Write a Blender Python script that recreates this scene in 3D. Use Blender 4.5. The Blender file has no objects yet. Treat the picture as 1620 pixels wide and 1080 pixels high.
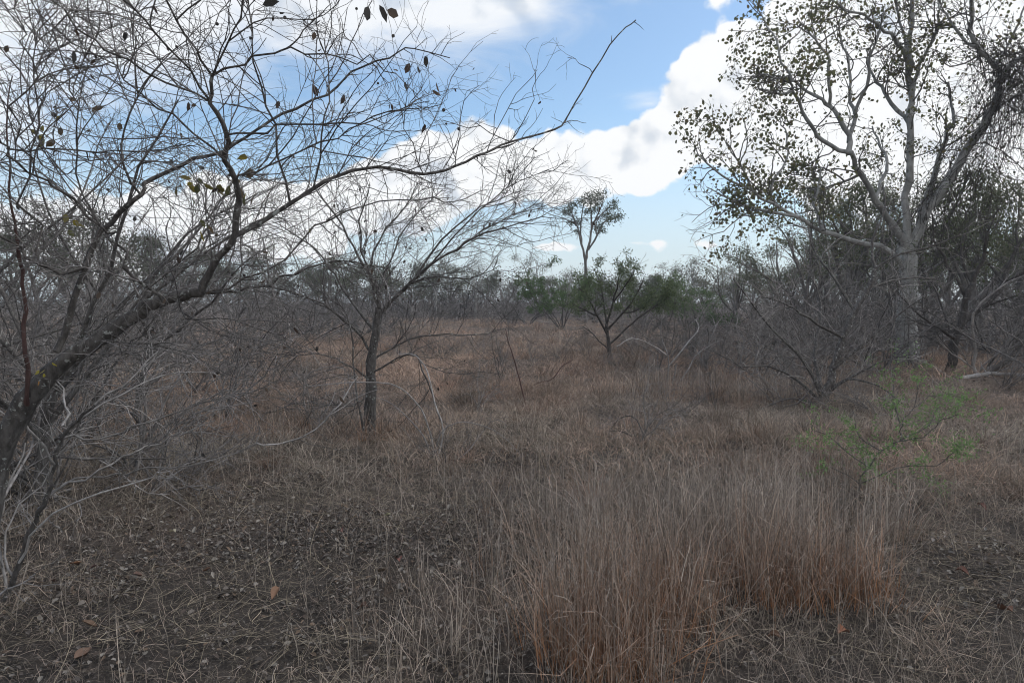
import bpy, math, random
import numpy as np
from mathutils import Vector

# ------------------------------------------------------------------ camera
FPX, PW, PH, HZ, EYE = 1080.0, 1620, 1080, 478.0, 1.6
PITCH = math.atan((PH / 2 - HZ) / FPX)
sc = bpy.context.scene
cam_d = bpy.data.cameras.new("camera")
cam = bpy.data.objects.new("camera", cam_d)
sc.collection.objects.link(cam)
cam.location = (0, 0, EYE)
cam.rotation_euler = (math.pi / 2 - PITCH, 0, 0)
cam_d.sensor_width = 36
cam_d.lens = 36 * FPX / PW
cam_d.clip_start = 0.05
cam_d.clip_end = 3000
sc.camera = cam


def ray(px, py):
    dx, dy = (px - PW / 2) / FPX, -(py - PH / 2) / FPX
    c, s = math.cos(PITCH), math.sin(PITCH)
    return Vector((dx, c + dy * s, -s + dy * c))


def P(px, py, Y):
    r = ray(px, py)
    return Vector((0, 0, EYE)) + r * (Y / r.y)


def azel(px, py):
    r = ray(px, py).normalized()
    return math.atan2(r.x, r.y), math.asin(r.z)


# ------------------------------------------------------------------ light
SUN_EL, SUN_AZ = math.radians(52), math.radians(75)
sc.view_settings.view_transform = 'Standard'
sc.view_settings.look = 'None'
sc.view_settings.exposure = 0.0
sc.view_settings.gamma = 1
sc.cycles.filter_width = 1.05
sun_d = bpy.data.lights.new("sun", 'SUN')
sun_d.energy = 1.5
sun_d.angle = math.radians(25)
sun_d.color = (1, 0.96, 0.9)
sun = bpy.data.objects.new("sun", sun_d)
sc.collection.objects.link(sun)
sd = Vector((math.sin(SUN_AZ) * math.cos(SUN_EL), math.cos(SUN_AZ) * math.cos(SUN_EL), math.sin(SUN_EL)))
sun.rotation_euler = sd.to_track_quat('Z', 'Y').to_euler()
sun.location = sd * 50

world = bpy.data.worlds.new("World")
sc.world = world
world.use_nodes = True
nt = world.node_tree
nt.nodes.clear()


class NB:
    """tiny node-graph helper"""
    def __init__(s, t): s.t = t
    def n(s, kind, **kw):
        nd = s.t.nodes.new(kind)
        for k, v in kw.items():
            setattr(nd, k, v)
        return nd
    def lk(s, a, b): s.t.links.new(a, b)
    def put(s, sock, v):
        if isinstance(v, bpy.types.NodeSocket): s.lk(v, sock)
        else: sock.default_value = v
    def m(s, op, a, b=None, c=None, clamp=False):
        nd = s.n('ShaderNodeMath', operation=op, use_clamp=clamp)
        s.put(nd.inputs[0], a)
        if b is not None: s.put(nd.inputs[1], b)
        if c is not None: s.put(nd.inputs[2], c)
        return nd.outputs[0]
    def v(s, op, a, b=None):
        nd = s.n('ShaderNodeVectorMath', operation=op)
        s.put(nd.inputs[0], a)
        if b is not None: s.put(nd.inputs[1], b)
        return nd.outputs['Value'] if op in ('LENGTH', 'DOT_PRODUCT') else nd.outputs[0]
    def noise(s, vec, scale, detail=6, rough=0.55, dist=0.0):
        nd = s.n('ShaderNodeTexNoise')
        s.put(nd.inputs['Vector'], vec)
        nd.inputs['Scale'].default_value = scale
        nd.inputs['Detail'].default_value = detail
        nd.inputs['Roughness'].default_value = rough
        nd.inputs['Distortion'].default_value = dist
        return nd.outputs['Fac']
    def ramp(s, x, lo, hi):
        nd = s.n('ShaderNodeMapRange', interpolation_type='SMOOTHSTEP')
        s.put(nd.inputs['Value'], x)
        nd.inputs['From Min'].default_value = lo
        nd.inputs['From Max'].default_value = hi
        return nd.outputs['Result']
    def mix(s, f, a, b, blend='MIX'):
        nd = s.n('ShaderNodeMix', data_type='RGBA', blend_type=blend)
        s.put(nd.inputs[0], f)
        s.put(nd.inputs[6], a)
        s.put(nd.inputs[7], b)
        return nd.outputs[2]


g = NB(nt)
SKY_STR = 0.15
sky = g.n('ShaderNodeTexSky', sky_type='NISHITA')
sky.sun_disc = False
sky.sun_elevation = SUN_EL
sky.sun_rotation = SUN_AZ
sky.air_density = 1.0
sky.dust_density = 1.2
sky.ozone_density = 1.5
tc = g.n('ShaderNodeTexCoord')
D = tc.outputs['Generated']
sep = g.n('ShaderNodeSeparateXYZ')
g.lk(D, sep.inputs[0])
az = g.m('ARCTAN2', sep.outputs[0], sep.outputs[1])
el = g.m('ARCSINE', g.m('MINIMUM', g.m('MAXIMUM', sep.outputs[2], -1.0), 1.0))
cmb = g.n('ShaderNodeCombineXYZ')
g.lk(az, cmb.inputs[0]); g.lk(el, cmb.inputs[1])
A = cmb.outputs[0]


def blobs(lst):
    cur = None
    for (px, py, rx, ry, w) in lst:
        a, e = azel(px, py)
        q = g.v('SUBTRACT', A, (a, e, 0))
        q = g.v('MULTIPLY', q, (FPX / rx, FPX / ry, 0))
        val = g.m('MULTIPLY', g.m('SUBTRACT', 1.0, g.v('LENGTH', q)), w)
        cur = val if cur is None else g.m('SMOOTH_MAX', cur, val, 0.15)
    return cur


warp = g.v('ADD', D, (3.1, 1.7, 0.4))
nz = g.noise(warp, 5.5, 10, 0.56, 0.3)
nz2 = g.noise(warp, 15.0, 9, 0.62, 0.5)
def billow(vec):
    """rounded cauliflower heads: inverted smooth cells on a noise-warped direction"""
    wv = g.n('ShaderNodeTexNoise'); g.put(wv.inputs['Vector'], vec)
    wv.inputs['Scale'].default_value = 11; wv.inputs['Detail'].default_value = 3
    off = g.n('ShaderNodeVectorMath', operation='SCALE'); g.lk(g.v('SUBTRACT', wv.outputs['Color'], (.5, .5, .5)), off.inputs[0]); off.inputs['Scale'].default_value = .07
    vo = g.n('ShaderNodeTexVoronoi', feature='F1')
    g.lk(g.v('ADD', vec, off.outputs[0]), vo.inputs['Vector'])
    vo.inputs['Scale'].default_value = 12; vo.inputs['Detail'].default_value = 1; vo.inputs['Roughness'].default_value = .5
    return g.m('SUBTRACT', .5, vo.outputs['Distance'])


def cloud_sum(vec):
    a_ = g.noise(vec, 5.5, 4, 0.56, 0.0); b_ = g.noise(vec, 20.0, 5, 0.62, 0.0)
    t_ = g.m('ADD', g.m('MULTIPLY', g.m('SUBTRACT', a_, 0.5), 1.7), g.m('MULTIPLY', g.m('SUBTRACT', b_, 0.5), 0.5))
    return g.m('ADD', t_, g.m('MULTIPLY', billow(vec), 0.75))


nsum = cloud_sum(warp)
nlit = cloud_sum(g.v('ADD', warp, (.016, 0, .024)))
# heaped cumulus bank
cum = blobs([(1250, 175, 175, 135, 1.0), (1165, 150, 105, 100, 0.9), (1110, 215, 100, 60, 0.75), (1420, 140, 190, 170, 1.0), (1620, 150, 200, 220, 1.0),
             (1000, 252, 120, 62, 0.85), (880, 268, 150, 66, 0.85), (745, 278, 150, 72, 0.9), (600, 315, 190, 80, 0.9),
             (420, 345, 220, 80, 0.8), (180, 370, 260, 70, 0.6), (858, 391, 62, 11, 0.30), (995, 384, 52, 6, 0.12), (1130, 388, 30, 5, 0.05),
             (2000, 100, 300, 330, 0.9), (1700, -350, 500, 260, 0.8)])
dc = g.ramp(g.m('ADD', cum, g.m('MULTIPLY', nsum, 0.62)), -0.03, 0.06)
# thin sheet over the upper part of the sky
sheet = blobs([(150, 0, 380, 130, 1.0), (480, 5, 260, 110, 1.0), (690, 15, 230, 55, 0.75), (830, 10, 80, 30, 0.5), (-150, 110, 240, 130, .9),
               (200, -400, 900, 380, 1.0), (960, -500, 700, 300, 0.8), (560, 160, 110, 40, 0.25), (180, 150, 160, 50, 0.2), (1030, 165, 80, 28, 0.35)])
strm = g.n('ShaderNodeMapping')
g.lk(D, strm.inputs[0])
strm.inputs['Rotation'].default_value = (0.2, 0.35, 0.3)
strm.inputs['Scale'].default_value = (4.0, 4.0, 11.0)
ns = g.noise(strm.outputs[0], 1.0, 6, 0.6, 0.6)
ds = g.ramp(g.m('ADD', sheet, g.m('MULTIPLY', g.m('SUBTRACT', ns, 0.5), 1.1)), 0.0, 0.55)
# clouds in the half of the sky behind the viewer
back = g.ramp(g.m('ADD', g.m('MULTIPLY', sep.outputs[1], -0.9), g.m('MULTIPLY', nsum, 0.5)), 0.0, 0.5)
den = g.m('MAXIMUM', g.m('MAXIMUM', dc, g.m('MULTIPLY', ds, 0.9)), g.m('MULTIPLY', back, 0.85))
# cloud body tone: thick undersides are a little grey-blue
relief = g.m('SUBTRACT', nlit, nsum)
body = g.noise(g.v('ADD', D, (5.1, 2.7, 1.43)), 4.5, 3, 0.5, 0.0)
grey = g.ramp(g.m('ADD', g.m('MULTIPLY', relief, 1.1), g.m('MULTIPLY', g.m('SUBTRACT', body, .5), 1.5)), 0.0, 0.55)
cl = g.mix(g.m('MULTIPLY', grey, 0.62), (6.7, 6.8, 6.9, 1), (3.4, 3.95, 4.7, 1))
# whitish air low over the horizon
low = g.ramp(el, math.radians(16), math.radians(1))
base = g.mix(g.m('MULTIPLY', low, 0.72), g.mix(1.0, sky.outputs[0], (1.12, 1.22, 1.22, 1), 'MULTIPLY'), (4.7, 5.4, 6.1, 1))
colr = g.mix(den, base, cl)
bg = g.n('ShaderNodeBackground')
g.lk(colr, bg.inputs[0])
bg.inputs[1].default_value = SKY_STR
wo = g.n('ShaderNodeOutputWorld')
g.lk(bg.outputs[0], wo.inputs[0])

# ------------------------------------------------------------------ helpers
col = sc.collection
rs = np.random.RandomState(7)


def vnoise(x, y, seed=0):
    x = np.asarray(x, float); y = np.asarray(y, float)
    xi = np.floor(x).astype(np.int64); yi = np.floor(y).astype(np.int64)
    fx, fy = x - xi, y - yi
    fx = fx * fx * (3 - 2 * fx); fy = fy * fy * (3 - 2 * fy)
    def h(i, j):
        n = (i * 374761393 + j * 668265263 + seed * 974634777) & 0x7fffffff
        n = ((n ^ (n >> 13)) * 1274126177) & 0x7fffffff
        return ((n ^ (n >> 16)) & 0xffff) / 65535.0
    a, b, c, d = h(xi, yi), h(xi + 1, yi), h(xi, yi + 1), h(xi + 1, yi + 1)
    return (a * (1 - fx) + b * fx) * (1 - fy) + (c * (1 - fx) + d * fx) * fy


def fbm(x, y, seed=0, o=3):
    s, a, t = 0, 0.5, 0
    for k in range(o):
        s = s + a * vnoise(np.asarray(x) * 2 ** k, np.asarray(y) * 2 ** k, seed + k); t += a; a *= 0.5
    return s / t


def hgt(x, y):
    return (fbm(np.asarray(x) * 0.35, np.asarray(y) * 0.35, 3, 3) - 0.5) * 0.16 + (fbm(np.asarray(x) * 1.6, np.asarray(y) * 1.6, 9, 2) - 0.5) * (0.05 + 0.13 * np.clip((np.asarray(y) - 5) / 4, 0, 1))


def gz(x, y): return float(hgt(x, y))


def ground_px(px, py):
    Y = EYE * FPX / (py - HZ)
    p = P(px, py, Y)
    return Vector((p.x, p.y, gz(p.x, p.y)))


def tag(o, label, cat, group=None, kind=None):
    if label: o['label'] = label
    if cat: o['category'] = cat
    if group: o['group'] = group
    if kind: o['kind'] = kind
    return o


def thing(name, label, cat, loc, group=None):
    o = bpy.data.objects.new(name, None)
    o.empty_display_size = 0.2
    col.objects.link(o)
    o.location = loc
    return tag(o, label, cat, group)


def link_mesh(name, verts, faces_flat, sizes, mat, parent=None, cols=None, origin=None, smooth=True):
    """verts Nx3 world coords; faces as flat loop array + polygon sizes"""
    verts = np.asarray(verts, np.float32)
    if origin is not None:
        verts = verts - np.array(origin, np.float32)
    me = bpy.data.meshes.new(name)
    me.vertices.add(len(verts))
    me.vertices.foreach_set('co', verts.ravel())
    faces_flat = np.asarray(faces_flat, np.int32); sizes = np.asarray(sizes, np.int32)
    me.loops.add(len(faces_flat))
    me.loops.foreach_set('vertex_index', faces_flat)
    me.polygons.add(len(sizes))
    st = np.zeros(len(sizes), np.int32); st[1:] = np.cumsum(sizes)[:-1]
    me.polygons.foreach_set('loop_start', st)
    me.polygons.foreach_set('loop_total', sizes)
    me.polygons.foreach_set('use_smooth', np.full(len(sizes), smooth))
    me.update(calc_edges=True)
    me.validate()
    if cols is not None:
        ca = me.color_attributes.new('tint', 'FLOAT_COLOR', 'POINT')
        c4 = np.ones((len(verts), 4), np.float32); c4[:, :3] = cols
        ca.data.foreach_set('color', c4.ravel())
    me.materials.append(mat)
    o = bpy.data.objects.new(name, me)
    col.objects.link(o)
    if parent is not None: o.parent = parent
    elif origin is not None: o.location = origin
    return o


def tube_arrays(lines, sides):
    """lines: list of (pts list of Vector, radii list) -> verts, quads"""
    V, Fq, base = [], [], 0
    bylen = {}
    for pts, rad in lines:
        bylen.setdefault(len(pts), []).append((pts, rad))
    for n, grp in bylen.items():
        pts = np.array([[tuple(p) for p in a] for a, _ in grp], float)     # M,n,3
        rad = np.array([r for _, r in grp], float)
        M = len(grp)
        tan = np.gradient(pts, axis=1)
        tan /= np.linalg.norm(tan, axis=2, keepdims=True) + 1e-9
        mean = pts[:, -1] - pts[:, 0]
        ref = np.where((np.abs(mean[:, 2:3]) > 0.8 * np.linalg.norm(mean, axis=1, keepdims=True)), np.array([[1.0, 0.17, 0]]), np.array([[0.1, 0.05, 1.0]]))
        ref = np.repeat(ref[:, None, :], n, 1)
        u = np.cross(tan, ref); u /= np.linalg.norm(u, axis=2, keepdims=True) + 1e-9
        w = np.cross(tan, u)
        ang = np.arange(sides) * 2 * np.pi / sides
        ring = pts[:, :, None, :] + rad[:, :, None, None] * (np.cos(ang)[None, None, :, None] * u[:, :, None, :] + np.sin(ang)[None, None, :, None] * w[:, :, None, :])
        V.append(ring.reshape(-1, 3))
        m_, i_, s_ = np.meshgrid(np.arange(M), np.arange(n - 1), np.arange(sides), indexing='ij')
        b = base + (m_ * n + i_) * sides
        s2 = (s_ + 1) % sides
        q = np.stack([b + s_, b + s2, b + sides + s2, b + sides + s_], -1)
        Fq.append(q.reshape(-1, 4))
        base += M * n * sides
    return np.concatenate(V), np.concatenate(Fq)


def tubes(name, lines, sides, mat, parent, origin):
    v, q = tube_arrays(lines, sides)
    return link_mesh(name, v, q.ravel(), np.full(len(q), 4), mat, parent, None, origin)


def leaf_mesh(name, pos, size, aspect, cols, mat, parent, origin, rng, droop=0.3, rounded=False, fold=0.25):
    """one folded leaf (6 verts, two quads) or a plain diamond at each position"""
    pos = np.asarray(pos, float); n = len(pos)
    d = rng.normal(size=(n, 3)); d[:, 2] -= droop * 2
    d /= np.linalg.norm(d, axis=1, keepdims=True)
    r = rng.normal(size=(n, 3))
    s = np.cross(d, r); s /= np.linalg.norm(s, axis=1, keepdims=True) + 1e-9
    nn = np.cross(d, s)
    size = np.broadcast_to(np.asarray(size, float), (n,))[:, None]
    w = size * aspect * 0.5
    if rounded:
        ts = [(0, 0), (0.22, 0.85), (0.62, 1.0), (1.0, 0.0), (0.62, -1.0), (0.22, -0.85)]
        vs = [pos + d * size * t + s * w * k + nn * w * fold * abs(k) for t, k in ts]
        V = np.stack(vs, 1).reshape(-1, 3)
        b = np.arange(n)[:, None] * 6
        q = np.concatenate([b + np.array([[0, 1, 2, 3]]), b + np.array([[0, 3, 4, 5]])], 1).reshape(-1, 4)
        C = np.repeat(cols, 6, 0)
    else:
        vs = [pos, pos + d * size * 0.5 + s * w, pos + d * size, pos + d * size * 0.5 - s * w]
        V = np.stack(vs, 1).reshape(-1, 3)
        q = np.arange(n * 4).reshape(-1, 4)
        C = np.repeat(cols, 4, 0)
    return link_mesh(name, V, q.ravel(), np.full(len(q), 4), mat, parent, C, origin, smooth=False)


def pick_cols(n, palette, rng, var=0.2):
    pal = np.array(palette, float)
    c = pal[rng.randint(0, len(pal), n)]
    return np.clip(c * rng.uniform(1 - var, 1 + var, (n, 1)), 0, 1)


# ------------------------------------------------------------------ materials
def new_mat(name):
    m = bpy.data.materials.new(name)
    m.use_nodes = True
    b = m.node_tree.nodes['Principled BSDF']
    b.inputs['Specular IOR Level'].default_value = 0.2
    return m, NB(m.node_tree), b


def mat_tint(name, rough=0.85, var=0.25, translucent=0.0, scale=30):
    m, k, b = new_mat(name)
    at = k.n('ShaderNodeAttribute', attribute_name='tint')
    oi = k.n('ShaderNodeObjectInfo')
    tcx = k.n('ShaderNodeTexCoord')
    nz_ = k.noise(tcx.outputs['Object'], scale, 3)
    f = k.m('ADD', k.m('MULTIPLY', k.m('SUBTRACT', nz_, 0.5), var * 2), 1.0)
    f = k.m('MULTIPLY', f, k.m('ADD', k.m('MULTIPLY', oi.outputs['Random'], 0.3), 0.85))
    vm = k.n('ShaderNodeVectorMath', operation='SCALE')
    k.lk(at.outputs['Color'], vm.inputs[0]); k.lk(f, vm.inputs['Scale'])
    k.lk(vm.outputs[0], b.inputs['Base Color'])
    b.inputs['Roughness'].default_value = rough
    if translucent:
        t = k.n('ShaderNodeBsdfTranslucent')
        k.lk(vm.outputs[0], t.inputs[0])
        mx = k.n('ShaderNodeMixShader'); mx.inputs[0].default_value = translucent
        k.lk(b.outputs[0], mx.inputs[1]); k.lk(t.outputs[0], mx.inputs[2])
        k.lk(mx.outputs[0], m.node_tree.nodes['Material Output'].inputs[0])
    return m


def mat_bark(name, c1, c2, scale=8, bump=0.5, spots=None, stretch=3.0):
    m, k, b = new_mat(name)
    tcx = k.n('ShaderNodeTexCoord')
    mp = k.n('ShaderNodeMapping'); k.lk(tcx.outputs['Object'], mp.inputs[0])
    mp.inputs['Scale'].default_value = (stretch, stretch, 1)
    n1 = k.noise(mp.outputs[0], scale, 8, 0.65)
    n2 = k.noise(tcx.outputs['Object'], scale * 0.35, 4, 0.6)
    c = k.mix(k.ramp(n1, 0.35, 0.68), c1 + (1,), c2 + (1,))
    c = k.mix(k.m('MULTIPLY', k.ramp(n2, 0.4, 0.7), 0.5), c, tuple(x * 0.6 for x in c1) + (1,))
    if spots:
        n3 = k.noise(tcx.outputs['Object'], scale * 2.2, 5, 0.6)
        c = k.mix(k.ramp(n3, 0.60, 0.66), c, spots + (1,))
    oi = k.n('ShaderNodeObjectInfo')
    f = k.m('ADD', k.m('MULTIPLY', oi.outputs['Random'], 0.7), 0.62) if 'twig' in name else k.m('ADD', k.m('MULTIPLY', oi.outputs['Random'], 0.35), 0.82)
    if 'twig' in name:
        isl = k.n('ShaderNodeNewGeometry').outputs['Random Per Island']
        f = k.m('MULTIPLY', f, k.m('ADD', k.m('MULTIPLY', isl, 0.95), 0.55))
    vm = k.n('ShaderNodeVectorMath', operation='SCALE')
    k.lk(c, vm.inputs[0]); k.lk(f, vm.inputs['Scale'])
    k.lk(vm.outputs[0], b.inputs['Base Color'])
    b.inputs['Roughness'].default_value = 0.9
    bp = k.n('ShaderNodeBump'); bp.inputs['Strength'].default_value = bump; bp.inputs['Distance'].default_value = 0.02
    k.lk(n1, bp.inputs['Height']); k.lk(bp.outputs[0], b.inputs['Normal'])
    return m


M_GRASS = mat_tint('dry_grass_blades', 0.8, 0.2, 0.15, 3)
M_LITTER = mat_tint('leaf_litter_mat', 0.8, 0.3, 0.0, 60)
M_LEAF = mat_tint('leaf_mat', 0.55, 0.15, 0.42, 10)
M_GREYBARK = mat_bark('grey_bark', (0.07, 0.062, 0.056), (0.175, 0.158, 0.145), 14, 0.6, (0.36, 0.36, 0.33))
M_TWIG = mat_bark('grey_twig', (0.11, 0.098, 0.092), (0.235, 0.217, 0.205), 10, 0.1)
M_PALETWIG = mat_bark('bleached_twig', (0.22, 0.20, 0.185), (0.38, 0.355, 0.335), 10, 0.1)
M_DARKBARK = mat_bark('dark_bark', (0.05, 0.044, 0.04), (0.125, 0.11, 0.10), 10, 0.6)
M_SCRUB = mat_bark('scrub_twig', (0.14, 0.125, 0.115), (0.275, 0.25, 0.23), 8, 0.1)
M_REDBARK = mat_bark('red_bark', (0.085, 0.05, 0.044), (0.165, 0.10, 0.088), 9, 0.3)
M_GUM = mat_bark('pale_gum_bark', (0.22, 0.215, 0.20), (0.42, 0.41, 0.385), 2.6, 0.4, (0.15, 0.14, 0.13), 1.6)
M_FARBARK = mat_bark('far_bark', (0.10, 0.09, 0.085), (0.26, 0.24, 0.22), 3, 0.2)

# ground
m, k, b = new_mat('ground_mat')
tcx = k.n('ShaderNodeTexCoord'); O = tcx.outputs['Object']
n1 = k.noise(O, 0.5, 6); n2 = k.noise(O, 9, 8, 0.7); n3 = k.noise(O, 70, 5, 0.7); n4 = k.noise(O, 0.16, 4)
c = k.mix(k.ramp(n2, 0.35, 0.65), (0.022, 0.018, 0.0155, 1), (0.06, 0.048, 0.04, 1))
c = k.mix(k.ramp(n3, 0.5, 0.7), c, (0.13, 0.11, 0.092, 1))
c = k.mix(k.m('MULTIPLY', k.ramp(n1, 0.45, 0.7), 0.45), c, (0.14, 0.10, 0.075, 1))
sepg = k.n('ShaderNodeSeparateXYZ'); k.lk(O, sepg.inputs[0])
mead = k.m('MULTIPLY', k.ramp(sepg.outputs[1], 7.0, 16.0), 0.65)
c = k.mix(mead, c, (0.14, 0.102, 0.078, 1))
k.lk(c, b.inputs['Base Color']); b.inputs['Roughness'].default_value = 0.95
bp = k.n('ShaderNodeBump'); bp.inputs['Strength'].default_value = 0.9; bp.inputs['Distance'].default_value = 0.03
k.lk(k.m('ADD', n2, k.m('MULTIPLY', n3, 0.5)), bp.inputs['Height']); k.lk(bp.outputs[0], b.inputs['Normal'])
M_GROUND = m

# ------------------------------------------------------------------ ground sheet
def axis(lim, fine, n_out):
    a = np.arange(-fine, fine + 1e-6, 0.14)
    o = fine + (lim - fine) * (np.linspace(0, 1, n_out + 1)[1:] ** 3)
    return np.concatenate([-o[::-1], a, o])
gx = axis(1500, 13, 40)
gyf = np.arange(-2, 26, 0.14)
gy = np.concatenate([-2 - 60 * np.linspace(1, 0.05, 12) ** 2, gyf, 26 + 1500 * (np.linspace(0, 1, 60)[1:] ** 3)])
GX, GY = np.meshgrid(gx, gy)
GZ = hgt(GX, GY)
nx, ny = len(gx), len(gy)
ii, jj = np.meshgrid(np.arange(ny - 1), np.arange(nx - 1), indexing='ij')
q = np.stack([ii * nx + jj, ii * nx + jj + 1, (ii + 1) * nx + jj + 1, (ii + 1) * nx + jj], -1).reshape(-1, 4)
o = link_mesh('ground', np.stack([GX, GY, GZ], -1).reshape(-1, 3), q.ravel(), np.full(len(q), 4), M_GROUND)
tag(o, None, None, None, 'structure')

# ------------------------------------------------------------------ branch growth
def rvec(rng):
    return Vector((rng.gauss(0, 1), rng.gauss(0, 1), rng.gauss(0, 1)))


def walk(rng, p, d, L, n, wob, up=0.0):
    pts = [p.copy()]; d = d.normalized(); st = L / n
    for _ in range(n):
        d = (d + rvec(rng) * wob + Vector((0, 0, up))).normalized()
        p = p + d * st
        pts.append(p.copy())
    return pts


def plen(pts): return sum((pts[i + 1] - pts[i]).length for i in range(len(pts) - 1))


def at(pts, rad, t):
    x = t * (len(pts) - 1); i = min(int(x), len(pts) - 2); f = x - i
    return pts[i].lerp(pts[i + 1], f), (pts[i + 1] - pts[i]).normalized(), rad[i] * (1 - f) + rad[i + 1] * f


def spawn(rng, out, pts, rad, lvl, S):
    s = S[lvl]
    L = plen(pts)
    k_ = int(s['k'] * L + rng.random())
    for _ in range(k_):
        t = rng.uniform(s.get('t0', 0.15), 1.0)
        p, tn, r = at(pts, rad, t)
        a = rng.gauss(s.get('ang', 0.9), 0.22)
        pr = rvec(rng); pr = (pr - tn * pr.dot(tn)).normalized()
        d = tn * math.cos(a) + pr * math.sin(a) + Vector((0, 0, s.get('bias', 0.0)))
        cl = s['len'] * rng.uniform(0.45, 1.35) * (1.1 - 0.5 * t)
        cr = max(min(r * 0.75, s['r'] * rng.uniform(0.75, 1.2)), s.get('rmin', 0.001))
        n = s['n']
        cp = walk(rng, p, d, cl, n, s.get('wob', 0.15), s.get('up', 0.0))
        e = s.get('tip', 0.4)
        crad = [cr * (1 - (1 - e) * i / n) for i in range(n + 1)]
        out.setdefault(lvl + 1, []).append((cp, crad))
        if lvl + 1 < len(S):
            spawn(rng, out, cp, crad, lvl + 1, S)


def limb(pix, Y0, Y1, r0, r1, rng, sub=3, wig=0.028, pw=1.0):
    """trace through photo pixels at depths Y0..Y1; radii given as photo pixels of width"""
    n = len(pix)
    cp = [P(px, py, Y0 + (Y1 - Y0) * i / (n - 1)) for i, (px, py) in enumerate(pix)]
    pts = []
    for i in range(n - 1):
        p0 = cp[max(i - 1, 0)]; p1 = cp[i]; p2 = cp[i + 1]; p3 = cp[min(i + 2, n - 1)]
        for s_ in range(sub):
            t = s_ / sub
            pts.append(0.5 * ((2 * p1) + (p2 - p0) * t + (2 * p0 - 5 * p1 + 4 * p2 - p3) * t * t + (3 * p1 - p0 - 3 * p2 + p3) * t ** 3))
    pts.append(cp[-1])
    m_ = len(pts)
    for i in range(1, m_ - 1):
        pts[i] = pts[i] + rvec(rng) * wig * 0.3 + Vector((0, rng.gauss(0, 1) * wig, 0))
    rad = []
    for i in range(m_):
        t = (i / (m_ - 1)) ** pw
        Y = Y0 + (Y1 - Y0) * i / (m_ - 1)
        rad.append((r0 + (r1 - r0) * t) * 0.5 * Y / FPX * rng.uniform(0.9, 1.13))
    return pts, rad


def copy_tree(root, loc, rz, scale, label, group):
    r = root.copy(); col.objects.link(r)
    r.location = loc; r.rotation_euler = (0, 0, rz); r.scale = scale
    r['label'] = label
    if group: r['group'] = group
    for ch in root.children:
        c_ = ch.copy(); col.objects.link(c_); c_.parent = r
    return r

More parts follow.
